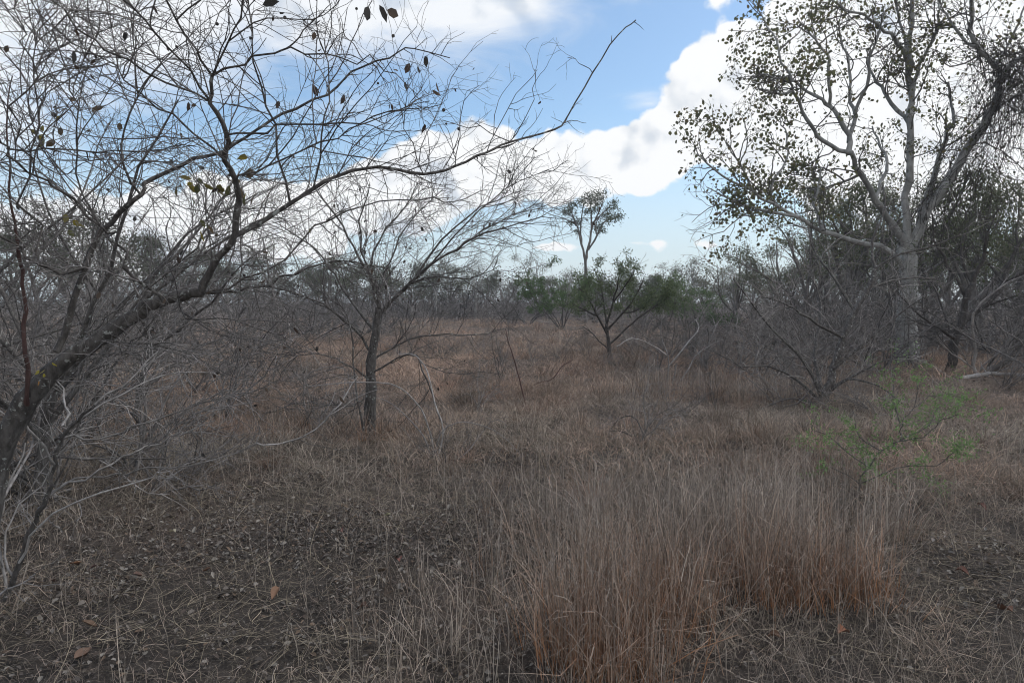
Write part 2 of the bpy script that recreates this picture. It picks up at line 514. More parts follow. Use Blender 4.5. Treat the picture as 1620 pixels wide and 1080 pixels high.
# ================================================================== HERO 1: bare tree reaching across the upper part of the view
def bare_reaching_tree():
    rng = random.Random(11); nr = np.random.RandomState(11)
    base = P(-62, 1010, 3.2); base.z = gz(base.x, base.y)
    root = thing('bare_tree', 'leaning bare grey tree whose thick trunk crosses low and long branches reach over the meadow', 'tree', base)
    L = lambda *a, **kw: limb(*a, rng=rng, **kw)
    tr = L([(-62, 1030), (-45, 900), (-15, 790), (0, 715), (45, 632), (95, 577), (150, 541), (215, 494), (265, 472), (320, 463)], 3.2, 3.3, 45, 15, wig=0.014)
    main = [
        L([(318, 464), (345, 405), (372, 372), (374, 285), (357, 254), (361, 213), (335, 163), (336, 120)], 3.3, 2.9, 13, 6, wig=0.01),
        L([(336, 120), (370, 48), (385, -30)], 2.9, 2.7, 5, 3), L([(336, 120), (293, 52), (262, -20), (230, -90)], 2.9, 2.5, 5, 3),
        L([(336, 120), (407, 93), (463, 80), (540, 87), (610, 110), (660, 150)], 2.9, 2.8, 5, 1.6),
        L([(335, 163), (267, 74), (207, 7), (170, -40)], 2.95, 2.4, 5, 3), L([(335, 163), (222, 111), (148, 67), (74, 0), (20, -40)], 2.95, 2.3, 5, 2.5),
        L([(361, 213), (441, 202), (540, 196), (620, 180), (700, 165)], 3.0, 3.2, 5, 1.5),
        L([(357, 254), (274, 185), (222, 148), (150, 90), (60, 20)], 3.05, 2.6, 5, 2),
        L([(374, 285), (422, 265), (507, 230), (580, 190), (680, 160)], 3.1, 3.4, 5, 1.5),
        L([(372, 372), (407, 355), (459, 322), (496, 296), (540, 276), (600, 264), (670, 276), (720, 262), (770, 241), (807, 224), (878, 205), (900, 181), (937, 115), (978, 55), (1006, 32)], 3.2, 3.7, 11, 1.8, pw=0.5, wig=0.006),
        L([(459, 322), (430, 200), (403, 100), (395, 20), (380, -40)], 3.28, 3.0, 5, 2),
        L([(496, 296), (515, 220), (525, 130), (505, 60), (500, -30)], 3.3, 3.2, 4, 1.5),
        L([(670, 276), (640, 200), (645, 130)], 3.4, 3.3, 2.5, 1.2), L([(807, 224), (760, 205), (700, 190)], 3.55, 3.6, 2.5, 1.2),
        L([(770, 241), (800, 170), (850, 110)], 3.5, 3.6, 2.2, 1.0), L([(807, 224), (840, 160), (846, 110)], 3.55, 3.5, 2.2, 1.0), L([(720, 262), (725, 190), (758, 135)], 3.45, 3.4, 2.4, 1.0),
        L([(937, 115), (918, 100), (898, 92)], 3.62, 3.6, 1.8, 0.9),
        L([(89, 557), (122, 459), (144, 400), (174, 352), (222, 307), (237, 285), (307, 252), (355, 237), (404, 207), (444, 181), (518, 148), (555, 115), (615, 89), (655, 76), (712, 92)], 3.2, 4.0, 17, 2, pw=0.6, wig=0.01),
        L([(144, 400), (118, 430), (63, 418), (0, 370), (-60, 340)], 3.25, 2.9, 9, 5),
        L([(259, 478), (218, 440), (178, 375), (160, 360), (85, 296), (52, 274), (10, 235), (-50, 190)], 3.27, 2.7, 7, 4),
        L([(222, 307), (190, 230), (215, 150), (210, 60), (230, -20)], 3.4, 3.2, 5, 2),
        L([(320, 463), (380, 462), (440, 440), (510, 416), (560, 414), (620, 428)], 3.3, 3.8, 6, 2),
        L([(330, 460), (420, 430), (500, 360), (570, 330), (660, 310), (720, 318), (770, 300)], 3.3, 3.9, 5, 1.5),
        L([(265, 470), (300, 500), (370, 510), (450, 530)], 3.25, 2.9, 4, 1.5),
        L([(200, 505), (250, 440), (310, 390), (330, 330), (300, 260)], 3.3, 3.7, 6, 2),
        L([(150, 541), (220, 540), (300, 560), (380, 600)], 3.2, 2.8, 4, 1.5),
        L([(63, 418), (40, 320), (60, 200), (50, 90), (90, -20)], 3.0, 2.8, 5, 2),
        L([(10, 235), (120, 238), (220, 235), (310, 232)], 2.75, 2.9, 4, 1.5),
        L([(52, 274), (30, 200), (60, 120), (20, 40), (40, -40)], 2.75, 2.5, 4, 2),
        L([(160, 360), (120, 270), (130, 170), (90, 90), (110, -20)], 2.95, 2.7, 4, 2),
    ]
    red = L([(43, 640), (43, 615), (42, 560), (38, 490), (33, 430), (26, 370), (17, 318), (15, 260), (12, 180), (20, 120)], 3.2, 3.0, 8, 1.5, wig=0.006)
    S = [dict(k=15, len=0.64, r=0.0034, n=9, ang=0.75, wob=0.15, up=0.012, t0=0.06, rmin=0.0014, tip=0.4),
         dict(k=11.5, len=0.25, r=0.0019, n=6, ang=0.85, wob=0.18, t0=0.08, rmin=0.0011, tip=0.55),
         dict(k=9.0, len=0.10, r=0.0014, n=3, ang=0.9, wob=0.2, t0=0.15, rmin=0.0009, tip=0.7)]
    out = {}
    Sthin = [dict(S[0], k=9, len=.26), dict(S[1], k=9, len=.12), dict(S[2], k=6, len=.06)]
    for i, (p, r) in enumerate(main):
        if i == 9:      # the long reaching bough: bare towards its tip
            c_ = int(len(p) * .52); e_ = int(len(p) * .80)
            spawn(rng, out, p[:c_], r[:c_], 0, S)
            spawn(rng, out, p[c_:e_], r[c_:e_], 0, Sthin)
            spawn(rng, out, p[e_:], r[e_:], 0, [dict(S[0], k=4, len=.10), dict(S[1], k=5, len=.04)])
        else:
            spawn(rng, out, p, r, 0, Sthin if p[-1].x > -.40 else S)
    spawn(rng, out, red[0], red[1], 0, [dict(S[0], k=4, len=.4)] + S[1:])
    spawn(rng, out, tr[0][12:], tr[1][12:], 0, [dict(S[0], k=4)] + S[1:])
    tubes('trunk', [tr], 12, M_GREYBARK, root, base)
    for i, (p, r) in enumerate(main): tubes('limb', [(p, [(.9 if i in (0, 9) else .72) * q_ for q_ in r])], 7, M_GREYBARK, root, base)
    tubes('red_shoot', [red], 8, M_REDBARK, root, base)
    tubes('crown', out[1] + out[2] + out[3], 3, M_TWIG, root, base)
    # withered leaves and dry fruits
    tips = [p[-1] for p, r in out[2] + out[3]]
    sel = [tips[i] for i in nr.randint(0, len(tips), 130)]
    pod = [P(x, y, 3.3) for x, y in ((648, 100), (642, 130), (674, 88), (628, 110), (690, 130), (684, 142), (672, 196), (545, 150), (497, 137), (494, 133))] + \
          [P(x, y, 2.2) for x, y in ((583, 10), (600, 8), (612, 16), (415, 8))]
    leaf_mesh('withered_leaves', [tuple(p) for p in sel + pod * 1], np.concatenate([nr.uniform(0.018, 0.042, len(sel)), np.full(len(pod), 0.055)]), 0.5,
              pick_cols(len(sel) + len(pod), [(0.07, 0.05, 0.04), (0.11, 0.08, 0.06), (0.05, 0.045, 0.04)], nr), M_LEAF, root, base, nr, 0.8, True)
    yl = []
    for (x, y, Y, n_) in ((312, 300, 3.4, 7), (368, 290, 3.3, 6), (395, 300, 3.3, 4), (320, 355, 3.2, 5), (300, 290, 3.5, 4), (65, 210, 3.2, 7), (120, 355, 3.3, 4), (150, 180, 3.4, 4), (408, 258, 3.3, 3), (477, 335, 3.3, 1), (292, 236, 3.2, 1)):
        for _ in range(n_):
            yl.append(tuple(P(x + nr.normal() * 18, y + nr.normal() * 13, Y + nr.normal() * 0.12)))
    for _ in range(5): yl.append(tuple(P(74 + nr.normal() * 8, 590 + nr.normal() * 6, 3.08)))
    cy = pick_cols(len(yl), [(0.13, 0.11, 0.04), (0.20, 0.16, 0.03), (0.10, 0.10, 0.045), (0.12, 0.085, 0.05)], nr)
    cy[-5:] = (0.36, 0.30, 0.05); cy[-1] = (0.36, 0.17, 0.04)
    leaf_mesh('yellowing_leaves', yl, np.where(np.arange(len(yl)) < len(yl) - 5, nr.uniform(0.04, 0.07, len(yl)), .032), 0.55, cy, M_LEAF, root, base, nr, 0.5, True)
    # dry round fruits
    V, Q, b0 = [], [], 0
    fr = [P(x, y, 3.5) for x, y in ((726, 204), (706, 196), (702, 174), (598, 132), (518, 136), (564, 14), (622, 57))] + [tips[i] for i in nr.randint(0, len(tips), 26)]
    lines = []
    for p in fr:
        R = nr.uniform(0.006, 0.010)
        lines.append(([p + Vector((0, 0, z * R)) for z in (1, 0.6, 0, -0.6, -1)], [R * 0.15, R * 0.8, R, R * 0.8, R * 0.1]))
    tubes('dry_fruits', lines, 7, M_DARKBARK, root, base)


bare_reaching_tree()


# ================================================================== HERO 2: bare tree standing in the meadow
def meadow_bare_tree():
    rng = random.Random(23); nr = np.random.RandomState(23)
    base = ground_px(584, 690)
    Y = base.y
    root = thing('bare_tree', 'bare grey tree upright in the meadow with fine twigs spreading from one dark trunk', 'tree', base)
    L = lambda *a, **kw: limb(*a, rng=rng, **kw)
    tr = L([(584, 696), (585, 665), (587, 630), (588, 572), (594, 525), (600, 487)], Y, Y, 20, 11, wig=0.02)
    main = [L([(600, 487), (598, 463), (583, 432), (560, 390), (530, 340), (500, 300)], Y, Y - 0.5, 11, 2.5),
            L([(603, 495), (633, 463), (653, 444), (680, 420), (723, 393), (762, 370), (820, 354), (863, 339)], Y, Y - 0.3, 10, 2),
            L([(583, 432), (600, 380), (640, 330), (660, 290)], Y, Y + 0.4, 6, 2), L([(653, 444), (700, 380), (760, 330), (830, 300)], Y, Y + 0.6, 6, 1.5),
            L([(680, 420), (740, 350), (800, 300), (868, 268)], Y - .1, Y - 0.8, 4, 1.2), L([(723, 393), (790, 350), (850, 330), (900, 318)], Y - .1, Y + .5, 3.5, 1.2),
            L([(590, 560), (560, 520), (510, 480), (460, 460), (400, 450)], Y, Y - 0.8, 7, 2), L([(588, 572), (630, 545), (688, 528), (750, 529), (800, 520)], Y, Y + 0.3, 6, 1.5),
            L([(598, 463), (620, 410), (640, 360), (700, 300)], Y, Y + 1.0, 6, 2), L([(594, 525), (550, 470), (520, 420), (480, 380), (430, 350)], Y, Y + 0.8, 7, 2),
            L([(586, 600), (545, 575), (500, 560), (450, 565)], Y, Y - 0.6, 5, 1.5), L([(588, 590), (650, 560), (670, 585), (690, 640), (701, 680)], Y, Y - 0.5, 5, 2.5),
            L([(600, 487), (580, 420), (570, 350), (585, 290)], Y, Y - 1.0, 6, 2), L([(633, 463), (670, 440), (740, 440), (790, 420)], Y, Y - 0.9, 5, 1.5),
            L([(592, 620), (560, 640), (520, 640), (480, 655)], Y, Y - .7, 4, 1.5), L([(575, 680), (560, 600), (555, 520), (530, 470)], Y - .2, Y - .4, 6, 2)]
    S = [dict(k=8.5, len=0.95, r=0.0052, n=9, ang=0.7, wob=0.13, up=0.03, t0=0.08, rmin=0.0022, tip=0.45),
         dict(k=8.0, len=0.42, r=0.0027, n=6, ang=0.8, wob=0.17, t0=0.1, rmin=0.0018, tip=0.6),
         dict(k=5.5, len=0.18, r=0.0022, n=3, ang=0.9, wob=0.2, t0=0.1, rmin=0.0016, tip=0.7)]
    out = {}
    for p, r in main: spawn(rng, out, p, r, 0, S)
    tubes('trunk', [tr], 12, M_GREYBARK, root, base)
    for p, r in main: tubes('limb', [(p, [.66 * q_ for q_ in r])], 6, M_GREYBARK, root, base)
    tubes('crown', out[1] + out[2] + out[3], 3, M_TWIG, root, base)
    tips = [p[-1] for p, r in out[2] + out[3]]
    sel = [tuple(tips[i]) for i in nr.randint(0, len(tips), 110)]
    leaf_mesh('withered_leaves', sel, nr.uniform(0.03, 0.06, len(sel)), 0.5, pick_cols(len(sel), [(0.07, 0.05, 0.04), (0.05, 0.04, 0.035)], nr), M_LEAF, root, base, nr, 0.8, True)


meadow_bare_tree()


def arching_canes():
    rng = random.Random(3)
    base = ground_px(686, 722); Y = base.y
    root = thing('dead_cane_shrub', 'pale bleached canes arching low over the grass beside the meadow bare tree', 'shrub', base)
    L = lambda *a, **kw: limb(*a, rng=rng, **kw)
    c_ = [L([(686, 728), (684, 700), (672, 658), (653, 630), (618, 607), (555, 605), (500, 610), (485, 608), (487, 592), (505, 583), (528, 578), (548, 570)], Y, Y - .5, 4, 1.4, wig=0.006),
          L([(686, 728), (695, 690), (710, 674), (734, 667), (773, 677), (804, 697), (838, 738)], Y, Y - .3, 3.2, 1.2, wig=0.006),
          L([(684, 728), (670, 690), (640, 655), (612, 634), (590, 628)], Y, Y + .1, 3.2, 1.2, wig=0.006),
          L([(692, 728), (701, 677), (688, 638), (676, 588), (657, 562), (630, 560)], Y, Y + .2, 4, 1.8, wig=0.006)]
    out = {}
    for p, r in c_: spawn(rng, out, p, r, 0, [dict(k=2.5, len=0.3, r=0.003, n=5, ang=0.9, wob=0.15, rmin=0.0015)])
    for p, r in c_: tubes('cane', [(p, [.75 * q_ for q_ in r])], 6, M_PALETWIG, root, base)
    tubes('crown', out[1], 3, M_PALETWIG, root, base)


arching_canes()


def low_dead_branches():
    rng = random.Random(31)
    base = ground_px(0, 955); Y = base.y
    root = thing('dead_shrub', 'pale bleached dead shrub with long twigs sweeping low over the leaf litter', 'shrub', base)
    L = lambda *a, **kw: limb(*a, rng=rng, **kw)
    st = [L([(0, 960), (24, 905), (53, 823), (73, 788), (86, 734), (98, 693), (122, 664), (150, 640)], Y, Y, 9, 4, wig=0.01)]
    br = [L([(73, 788), (122, 756), (187, 748), (244, 742), (338, 727), (407, 701)], Y, Y + .5, 4, 1.4), L([(60, 805), (81, 778), (163, 742), (204, 717), (253, 701), (302, 679), (340, 665)], Y, Y + .3, 4.5, 1.5),
          L([(30, 890), (60, 830), (130, 790), (230, 757), (270, 745)], Y, Y - .2, 4, 1.5), L([(86, 734), (60, 690), (30, 660), (-20, 640)], Y, Y - .2, 5, 2),
          L([(0, 940), (30, 925), (56, 908)], Y, Y - .1, 4, 2), L([(407, 701), (458, 696), (517, 665), (548, 623), (560, 588)], Y + .5, Y + 1.2, 3, 1.5),
          L([(98, 693), (160, 690), (240, 665), (320, 640), (400, 620)], Y, Y + .4, 4, 1.3), L([(110, 680), (100, 640), (90, 600), (110, 560)], Y, Y + .4, 4, 1.5),
          L([(10, 945), (-10, 850), (10, 780), (40, 700)], Y, Y + .3, 5, 2), L([(20, 910), (5, 860), (30, 800), (110, 700)], Y, Y + .3, 4, 1.5),
          L([(122, 664), (200, 620), (280, 590), (350, 590)], Y, Y + .6, 4, 1.3), L([(150, 640), (220, 590), (260, 540)], Y, Y + .5, 4, 1.3)]
    S = [dict(k=8, len=0.35, r=0.0026, n=6, ang=0.8, wob=0.16, rmin=0.0013, tip=0.5), dict(k=9, len=0.14, r=0.0017, n=4, ang=0.9, wob=0.2, rmin=0.0011, tip=0.6)]
    out = {}
    for p, r in st + br: spawn(rng, out, p, r, 0, S)
    tubes('stem', st, 8, M_GREYBARK, root, base)
    for l_ in br: tubes('branch', [l_], 5, M_PALETWIG, root, base)
    tubes('crown', out[1] + out[2], 4, M_PALETWIG, root, base)


low_dead_branches()

# ================================================================== HERO 3: big pale gum
def pale_gum():
    rng = random.Random(41); nr = np.random.RandomState(41)
    base = ground_px(1434, 574); Y = base.y
    root = thing('gum_tree', 'tall pale-barked gum with a stout white trunk and crooked limbs', 'tree', base)
    L = lambda *a, **kw: limb(*a, rng=rng, wig=0.05, **kw)
    tr = L([(1434, 580), (1434, 566), (1434, 540), (1435, 507), (1438, 467), (1437, 425), (1432, 385)], Y, Y, 36, 22)
    main = [L([(1432, 390), (1412, 355), (1384, 315), (1361, 274), (1343, 244), (1302, 222), (1282, 200), (1265, 167), (1254, 144), (1243, 126), (1215, 118), (1192, 108)], Y, Y - 2.2, 13, 2.0, pw=0.6),
            L([(1343, 244), (1343, 215), (1317, 174), (1287, 152), (1254, 130), (1222, 120)], Y - .8, Y - .3, 9, 2.5),
            L([(1343, 225), (1352, 185), (1345, 148), (1347, 119), (1335, 74), (1320, 40)], Y - .7, Y + .5, 7, 2), L([(1352, 181), (1369, 137), (1376, 104), (1387, 59), (1400, 20)], Y - .5, Y - 1.5, 6, 2),
            L([(1317, 174), (1310, 137), (1310, 96), (1300, 75), (1280, 56), (1262, 30)], Y - .6, Y - 1.5, 6, 2), L([(1254, 144), (1225, 150), (1205, 138), (1190, 130)], Y - 1.9, Y - 2.5, 4, 1.5),
            L([(1434, 400), (1436, 311), (1441, 241), (1437, 193), (1443, 148), (1439, 104), (1439, 56), (1445, 0), (1450, -70)], Y, Y + .3, 12, 5),
            L([(1437, 193), (1413, 163), (1395, 137), (1376, 115), (1368, 90)], Y + .2, Y + 1.2, 7, 2), L([(1439, 104), (1421, 67), (1402, 48), (1376, 30), (1339, 15), (1310, 0)], Y + .2, Y - .8, 7, 2),
            L([(1445, 130), (1465, 85), (1480, 56), (1483, 40), (1498, 30), (1530, 20)], Y + .2, Y - .6, 6, 2), L([(1441, 150), (1430, 60), (1415, -10), (1400, -60)], Y + .2, Y + 1.3, 5, 2),
            L([(1440, 400), (1469, 333), (1498, 289), (1528, 244), (1558, 196), (1576, 156), (1582, 122), (1573, 104), (1543, 74), (1537, 48), (1540, 0), (1560, -60)], Y, Y - 1.4, 16, 5, pw=0.8),
            L([(1582, 122), (1610, 95), (1660, 75), (1700, 90)], Y - 1, Y - 1.6, 8, 4), L([(1573, 104), (1600, 60), (1625, 0)], Y - 1, Y - .2, 5, 2),
            L([(1455, 360), (1484, 259), (1495, 222), (1510, 180), (1500, 130)], Y, Y + 1.2, 10, 3),
            L([(1434, 430), (1405, 396), (1354, 381), (1302, 365), (1265, 344), (1236, 330), (1191, 304), (1154, 285), (1128, 267), (1102, 244)], Y, Y - 2.6, 11, 2.0, pw=0.7),
            L([(1228, 322), (1220, 293), (1243, 255), (1245, 215), (1235, 190)], Y - 1.6, Y - 1.2, 5, 1.5), L([(1265, 344), (1200, 330), (1160, 318), (1118, 296)], Y - 1.4, Y - 2.8, 5, 1.5),
            L([(1191, 304), (1175, 270), (1160, 240), (1150, 220)], Y - 1.9, Y - 2.3, 4, 1.5), L([(1302, 365), (1290, 320), (1300, 280), (1290, 250)], Y - 1.1, Y - .3, 6, 1.5),
            L([(1384, 315), (1400, 270), (1395, 230), (1380, 200)], Y - .3, Y + 1.2, 6, 2), L([(1361, 274), (1330, 290), (1290, 300), (1250, 290)], Y - .6, Y + 1.0, 5, 1.5),
            L([(1543, 74), (1510, 40), (1490, 10), (1470, -40)], Y - 1.1, Y - .6, 5, 2), L([(1254, 130), (1230, 80), (1215, 40), (1190, 5)], Y - 2, Y - 1.5, 4, 1.5)]
    S = [dict(k=2.7, len=1.5, r=0.02, n=9, ang=0.75, wob=0.22, up=0.03, t0=0.2, rmin=0.006, tip=0.35),
         dict(k=3.4, len=0.75, r=0.009, n=6, ang=0.8, wob=0.25, up=0.03, t0=0.2, rmin=0.0045, tip=0.5),
         dict(k=3.4, len=0.34, r=0.0055, n=4, ang=0.85, wob=0.25, t0=0.2, rmin=0.0035, tip=0.7)]
    out = {}
    for p, r in main: spawn(rng, out, p, r, 0, S)
    tubes('trunk', [tr], 16, M_GUM, root, base)
    for l_ in main: tubes('limb', [l_], 8, M_GUM, root, base)
    tubes('branches', out[1], 5, M_FARBARK, root, base)
    tubes('sprays', out[2] + out[3], 3, M_DARKBARK, root, base)
    pos = []
    tips = [p for p, r in out[3]] + [p for p, r in out[2]]
    for pt in tips:
        e = pt[-1]
        # leaf-bearing sprays: more on the outer part of the crown
        dens = 0.08 + 1.1 * float(vnoise(e.x * 0.9 + 50, e.z * 0.9 + e.y * 0.5, 4) > 0.5)
        out_left = 1.5 if e.x < 7.5 else 0.75
        for _ in range(nr.poisson(4.2 * dens * out_left)):
            q_ = pt[nr.randint(1, len(pt))] if len(pt) > 2 else e
            pos.append(tuple(q_ + Vector(nr.normal(size=3) * 0.09)))
    n = len(pos)
    leaf_mesh('crown', pos, nr.uniform(0.05, 0.105, n), 0.75, pick_cols(n, [(0.12, 0.13, 0.065), (0.15, 0.152, 0.075), (0.10, 0.10, 0.065), (0.18, 0.175, 0.085), (0.16, 0.13, 0.07)], nr), M_LEAF, root, base, nr, 0.5, True)
    # climbing vine on the leaning limb
    lp, lr = main[11]
    vroot = thing('vine', 'tangled dark leafless vine draped over the leaning limb of the pale gum', 'vine', (base.x + 1.2, base.y - .3, base.z))
    vb = Vector(vroot.location)
    vl, vpos = [], []
    for i in range(340):
        t = rng.uniform(0.03, 0.75)
        p, tn, r = at(lp, lr, t)
        if rng.random() < 0.55:      # runs along the limb
            d = tn * rng.choice((-1, 1)) + rvec(rng) * 0.25
            pts = walk(rng, p + rvec(rng) * 0.16, d, rng.uniform(0.8, 2.4), 9, 0.16, -0.05)
        else:                        # hangs down
            p = p + Vector((rng.uniform(-.2, 1.1), rng.gauss(0, .35), rng.uniform(-.1, .35)))
            pts = walk(rng, p, Vector((rng.gauss(.3, .5), rng.gauss(0, .4), -0.3)), rng.uniform(0.6, 2.3), 9, 0.2, -0.22)
        rr = rng.uniform(0.005, 0.012)
        vl.append((pts, [rr * (1 - 0.5 * j / 9) for j in range(10)]))
    for i in range(170):              # curtain below the outer arch
        p = P(rng.uniform(1570, 1690), rng.uniform(75, 160), Y - 1.2 + rng.gauss(0, .4))
        pts = walk(rng, p, Vector((rng.gauss(.1, .6), rng.gauss(0, .4), -.2)), rng.uniform(1.0, 3.2), 9, 0.22, -0.15)
        rr = rng.uniform(0.005, 0.011)
        vl.append((pts, [rr * (1 - 0.5 * j / 9) for j in range(10)]))
    vo = {}
    for p, r in vl: spawn(rng, vo, p, r, 0, [dict(k=2.2, len=0.4, r=0.005, n=5, ang=0.9, wob=0.28, up=-0.05, rmin=0.004, tip=0.7)])
    for p, r in vo[1]:
        if nr.rand() < .45: vpos.append(tuple(p[-1]))
    tubes('vine_sprays', vl + vo[1], 4, M_DARKBARK, vroot, vb)
    leaf_mesh('dead_leaves', vpos, nr.uniform(0.05, 0.09, len(vpos)), 0.7, pick_cols(len(vpos), [(0.05, 0.042, 0.03), (0.045, 0.05, 0.025)], nr), M_LEAF, vroot, vb, nr, 0.6, True)


pale_gum()

# ------------------------------------------------------------------ thorn tree beside the gum
def thorn_tree():
    rng = random.Random(51); nr = np.random.RandomState(51)
    base = ground_px(1505, 588); Y = base.y
    root = thing('thorn_tree', 'dark-barked thorn tree with two crooked stems and fine green foliage beside the pale gum', 'tree', base)
    L = lambda *a, **kw: limb(*a, rng=rng, wig=0.03, **kw)
    tr = [L([(1504, 592), (1506, 570), (1510, 547), (1515, 525), (1526, 492), (1526, 467), (1539, 449)], Y, Y, 15, 8)]
    main = [L([(1539, 449), (1555, 410), (1560, 370), (1580, 330)], Y, Y - .6, 7, 2), L([(1522, 510), (1562, 482), (1584, 449), (1598, 413), (1616, 380), (1650, 350)], Y, Y + .4, 9, 3),
            L([(1508, 535), (1501, 529), (1468, 507), (1439, 485), (1420, 460)], Y, Y - .6, 6, 2), L([(1526, 467), (1500, 420), (1480, 380), (1475, 340)], Y, Y - .4, 6, 2),
            L([(1539, 449), (1520, 400), (1530, 350), (1520, 310)], Y, Y + .6, 5, 2), L([(1584, 449), (1640, 420), (1700, 390)], Y + .2, Y - .6, 5, 2), L([(1501, 529), (1490, 480), (1470, 440)], Y - .1, Y + .6, 4, 1.5),
            L([(1562, 482), (1600, 470), (1650, 450)], Y + .1, Y - .7, 4, 1.5)]
    S = [dict(k=3.6, len=1.2, r=0.011, n=8, ang=0.75, wob=0.16, up=0.03, t0=0.2, rmin=0.005), dict(k=4.2, len=0.6, r=0.006, n=5, ang=0.8, wob=0.18, rmin=0.0035, tip=.6), dict(k=4.2, len=0.26, r=0.0035, n=3, ang=0.9, wob=0.2, rmin=0.0028, tip=.7)]
    out = {}
    for p, r in main: spawn(rng, out, p, r, 0, S)
    tubes('trunk', tr, 10, M_DARKBARK, root, base)
    for l_ in main: tubes('limb', [l_], 7, M_DARKBARK, root, base)
    tubes('sprays', out[1] + out[2] + out[3], 3, M_DARKBARK, root, base)
    pos = []
    for pt, r in out[3] + out[2]:
        if pt[-1].z > 1.8:
            for _ in range(nr.poisson(3.2)): pos.append(tuple(pt[nr.randint(1, len(pt))] + Vector(nr.normal(size=3) * 0.06)))
    leaf_mesh('crown', pos, nr.uniform(0.04, 0.07, len(pos)), 0.45, pick_cols(len(pos), [(0.10, 0.13, 0.05), (0.13, 0.155, 0.06), (0.08, 0.10, 0.05)], nr), M_LEAF, root, base, nr, 0.1)


thorn_tree()


def grey_thicket_tree():
    rng = random.Random(61)
    base = ground_px(1302, 645); Y = base.y
    root = thing('bare_shrub', 'large bare brown-grey shrub leaning up in front of the pale gum trunk', 'shrub', base)
    L = lambda *a, **kw: limb(*a, rng=rng, wig=0.02, **kw)
    tr = [L([(1300, 650), (1310, 615), (1320, 583), (1335, 532), (1353, 492), (1374, 456), (1385, 424)], Y, Y, 14, 7)]
    main = [L([(1385, 424), (1425, 402), (1479, 388), (1520, 370)], Y, Y - .4, 5, 1.5), L([(1385, 424), (1380, 380), (1400, 330), (1395, 290)], Y, Y + .3, 5, 1.5), L([(1335, 532), (1327, 530), (1280, 503), (1244, 482), (1205, 470)], Y, Y - .5, 6, 1.5),
            L([(1304, 640), (1273, 572), (1226, 525), (1183, 471), (1160, 440)], Y, Y - .3, 6, 1.5), L([(1304, 640), (1260, 600), (1215, 580), (1170, 580)], Y, Y - .6, 5, 1.5), L([(1320, 583), (1370, 540), (1420, 500), (1460, 470)], Y, Y - .5, 6, 1.5),
            L([(1310, 615), (1360, 590), (1400, 570), (1450, 560)], Y, Y - .8, 5, 1.5), L([(1353, 492), (1320, 440), (1290, 400), (1280, 360)], Y, Y + .6, 5, 1.5), L([(1374, 456), (1430, 440), (1480, 440)], Y, Y + .6, 4, 1.5),
            L([(1304, 640), (1290, 560), (1300, 480), (1270, 420)], Y + .1, Y + .8, 6, 1.5), L([(1306, 630), (1340, 600), (1390, 610), (1430, 640)], Y, Y - .7, 5, 1.5), L([(1300, 640), (1250, 630), (1200, 650)], Y, Y - .5, 4, 1.5)]
    S = [dict(k=6.0, len=0.9, r=0.006, n=8, ang=0.75, wob=0.16, up=0.02, rmin=0.003, tip=.5), dict(k=6.5, len=0.42, r=0.0035, n=5, ang=0.85, wob=0.2, rmin=0.0025, tip=.6), dict(k=5, len=0.17, r=0.0025, n=3, ang=0.9, wob=0.2, rmin=0.002, tip=.7)]
    out = {}
    for p, r in main: spawn(rng, out, p, r, 0, S)
    tubes('trunk', tr, 10, M_GREYBARK, root, base)
    for l_ in main: tubes('limb', [l_], 6, M_GREYBARK, root, base)
    tubes('crown', out[1] + out[2] + out[3], 3, M_SCRUB, root, base)


grey_thicket_tree()


def white_dead_arch():
    rng = random.Random(71)
    base = ground_px(1068, 622); Y = base.y
    root = thing('dead_sapling', 'bleached white dead sapling with arching branches in the dark grass', 'shrub', base)
    L = lambda *a, **kw: limb(*a, rng=rng, wig=0.01, **kw)
    c_ = [L([(1072, 628), (1076, 605), (1087, 587), (1100, 563), (1123, 547), (1140, 537)], Y, Y - .2, 3.6, 1.6), L([(1058, 628), (1057, 600), (1057, 563), (1045, 530), (1050, 490)], Y, Y, 3.6, 1.6), L([(1066, 628), (1066, 600), (1070, 575)], Y, Y, 3, 2),
          L([(1057, 563), (1030, 545), (1000, 535), (975, 548)], Y, Y - .4, 3, 1.5), L([(1057, 580), (1090, 540), (1105, 520), (1100, 505)], Y, Y + .3, 3, 1.5), L([(1064, 628), (1064, 610), (1065, 596)], Y - .3, Y - .3, 3, 2)]
    out = {}
    for p, r in c_: spawn(rng, out, p, r, 0, [dict(k=9, len=0.4, r=0.0036, n=6, ang=0.8, wob=0.16, rmin=0.002), dict(k=6, len=0.2, r=0.0022, n=4, ang=0.8, wob=0.2, rmin=0.002)])
    for p, r in c_: tubes('stem', [(p, [.7 * q_ for q_ in r])], 6, M_PALETWIG, root, base)
    tubes('crown', out[1] + out[2], 3, M_TWIG, root, base)


white_dead_arch()


def thin_saplings():
    rng = random.Random(73)
    for pix, lab in (([(832, 640), (822, 600), (812, 565), (803, 537), (800, 520)], 'single thin dark dead stem standing bare in the open meadow'),
                     ([(828, 616), (850, 606), (875, 598), (888, 580), (905, 570)], 'thin dark dead branch leaning low across the meadow grass')):
        base = ground_px(*pix[0]); Y = base.y
        root = thing('dry_sapling', lab, 'sapling', base)
        s_ = limb(pix, Y, Y, 2.4, 1.2, rng, wig=0.01)
        out = {}
        spawn(rng, out, *s_, 0, [dict(k=5, len=0.22, r=0.003, n=5, ang=0.8, wob=0.15, rmin=0.002)])
        tubes('stem', [s_], 6, M_REDBARK, root, base); tubes('crown', out[1], 3, M_REDBARK, root, base)


thin_saplings()


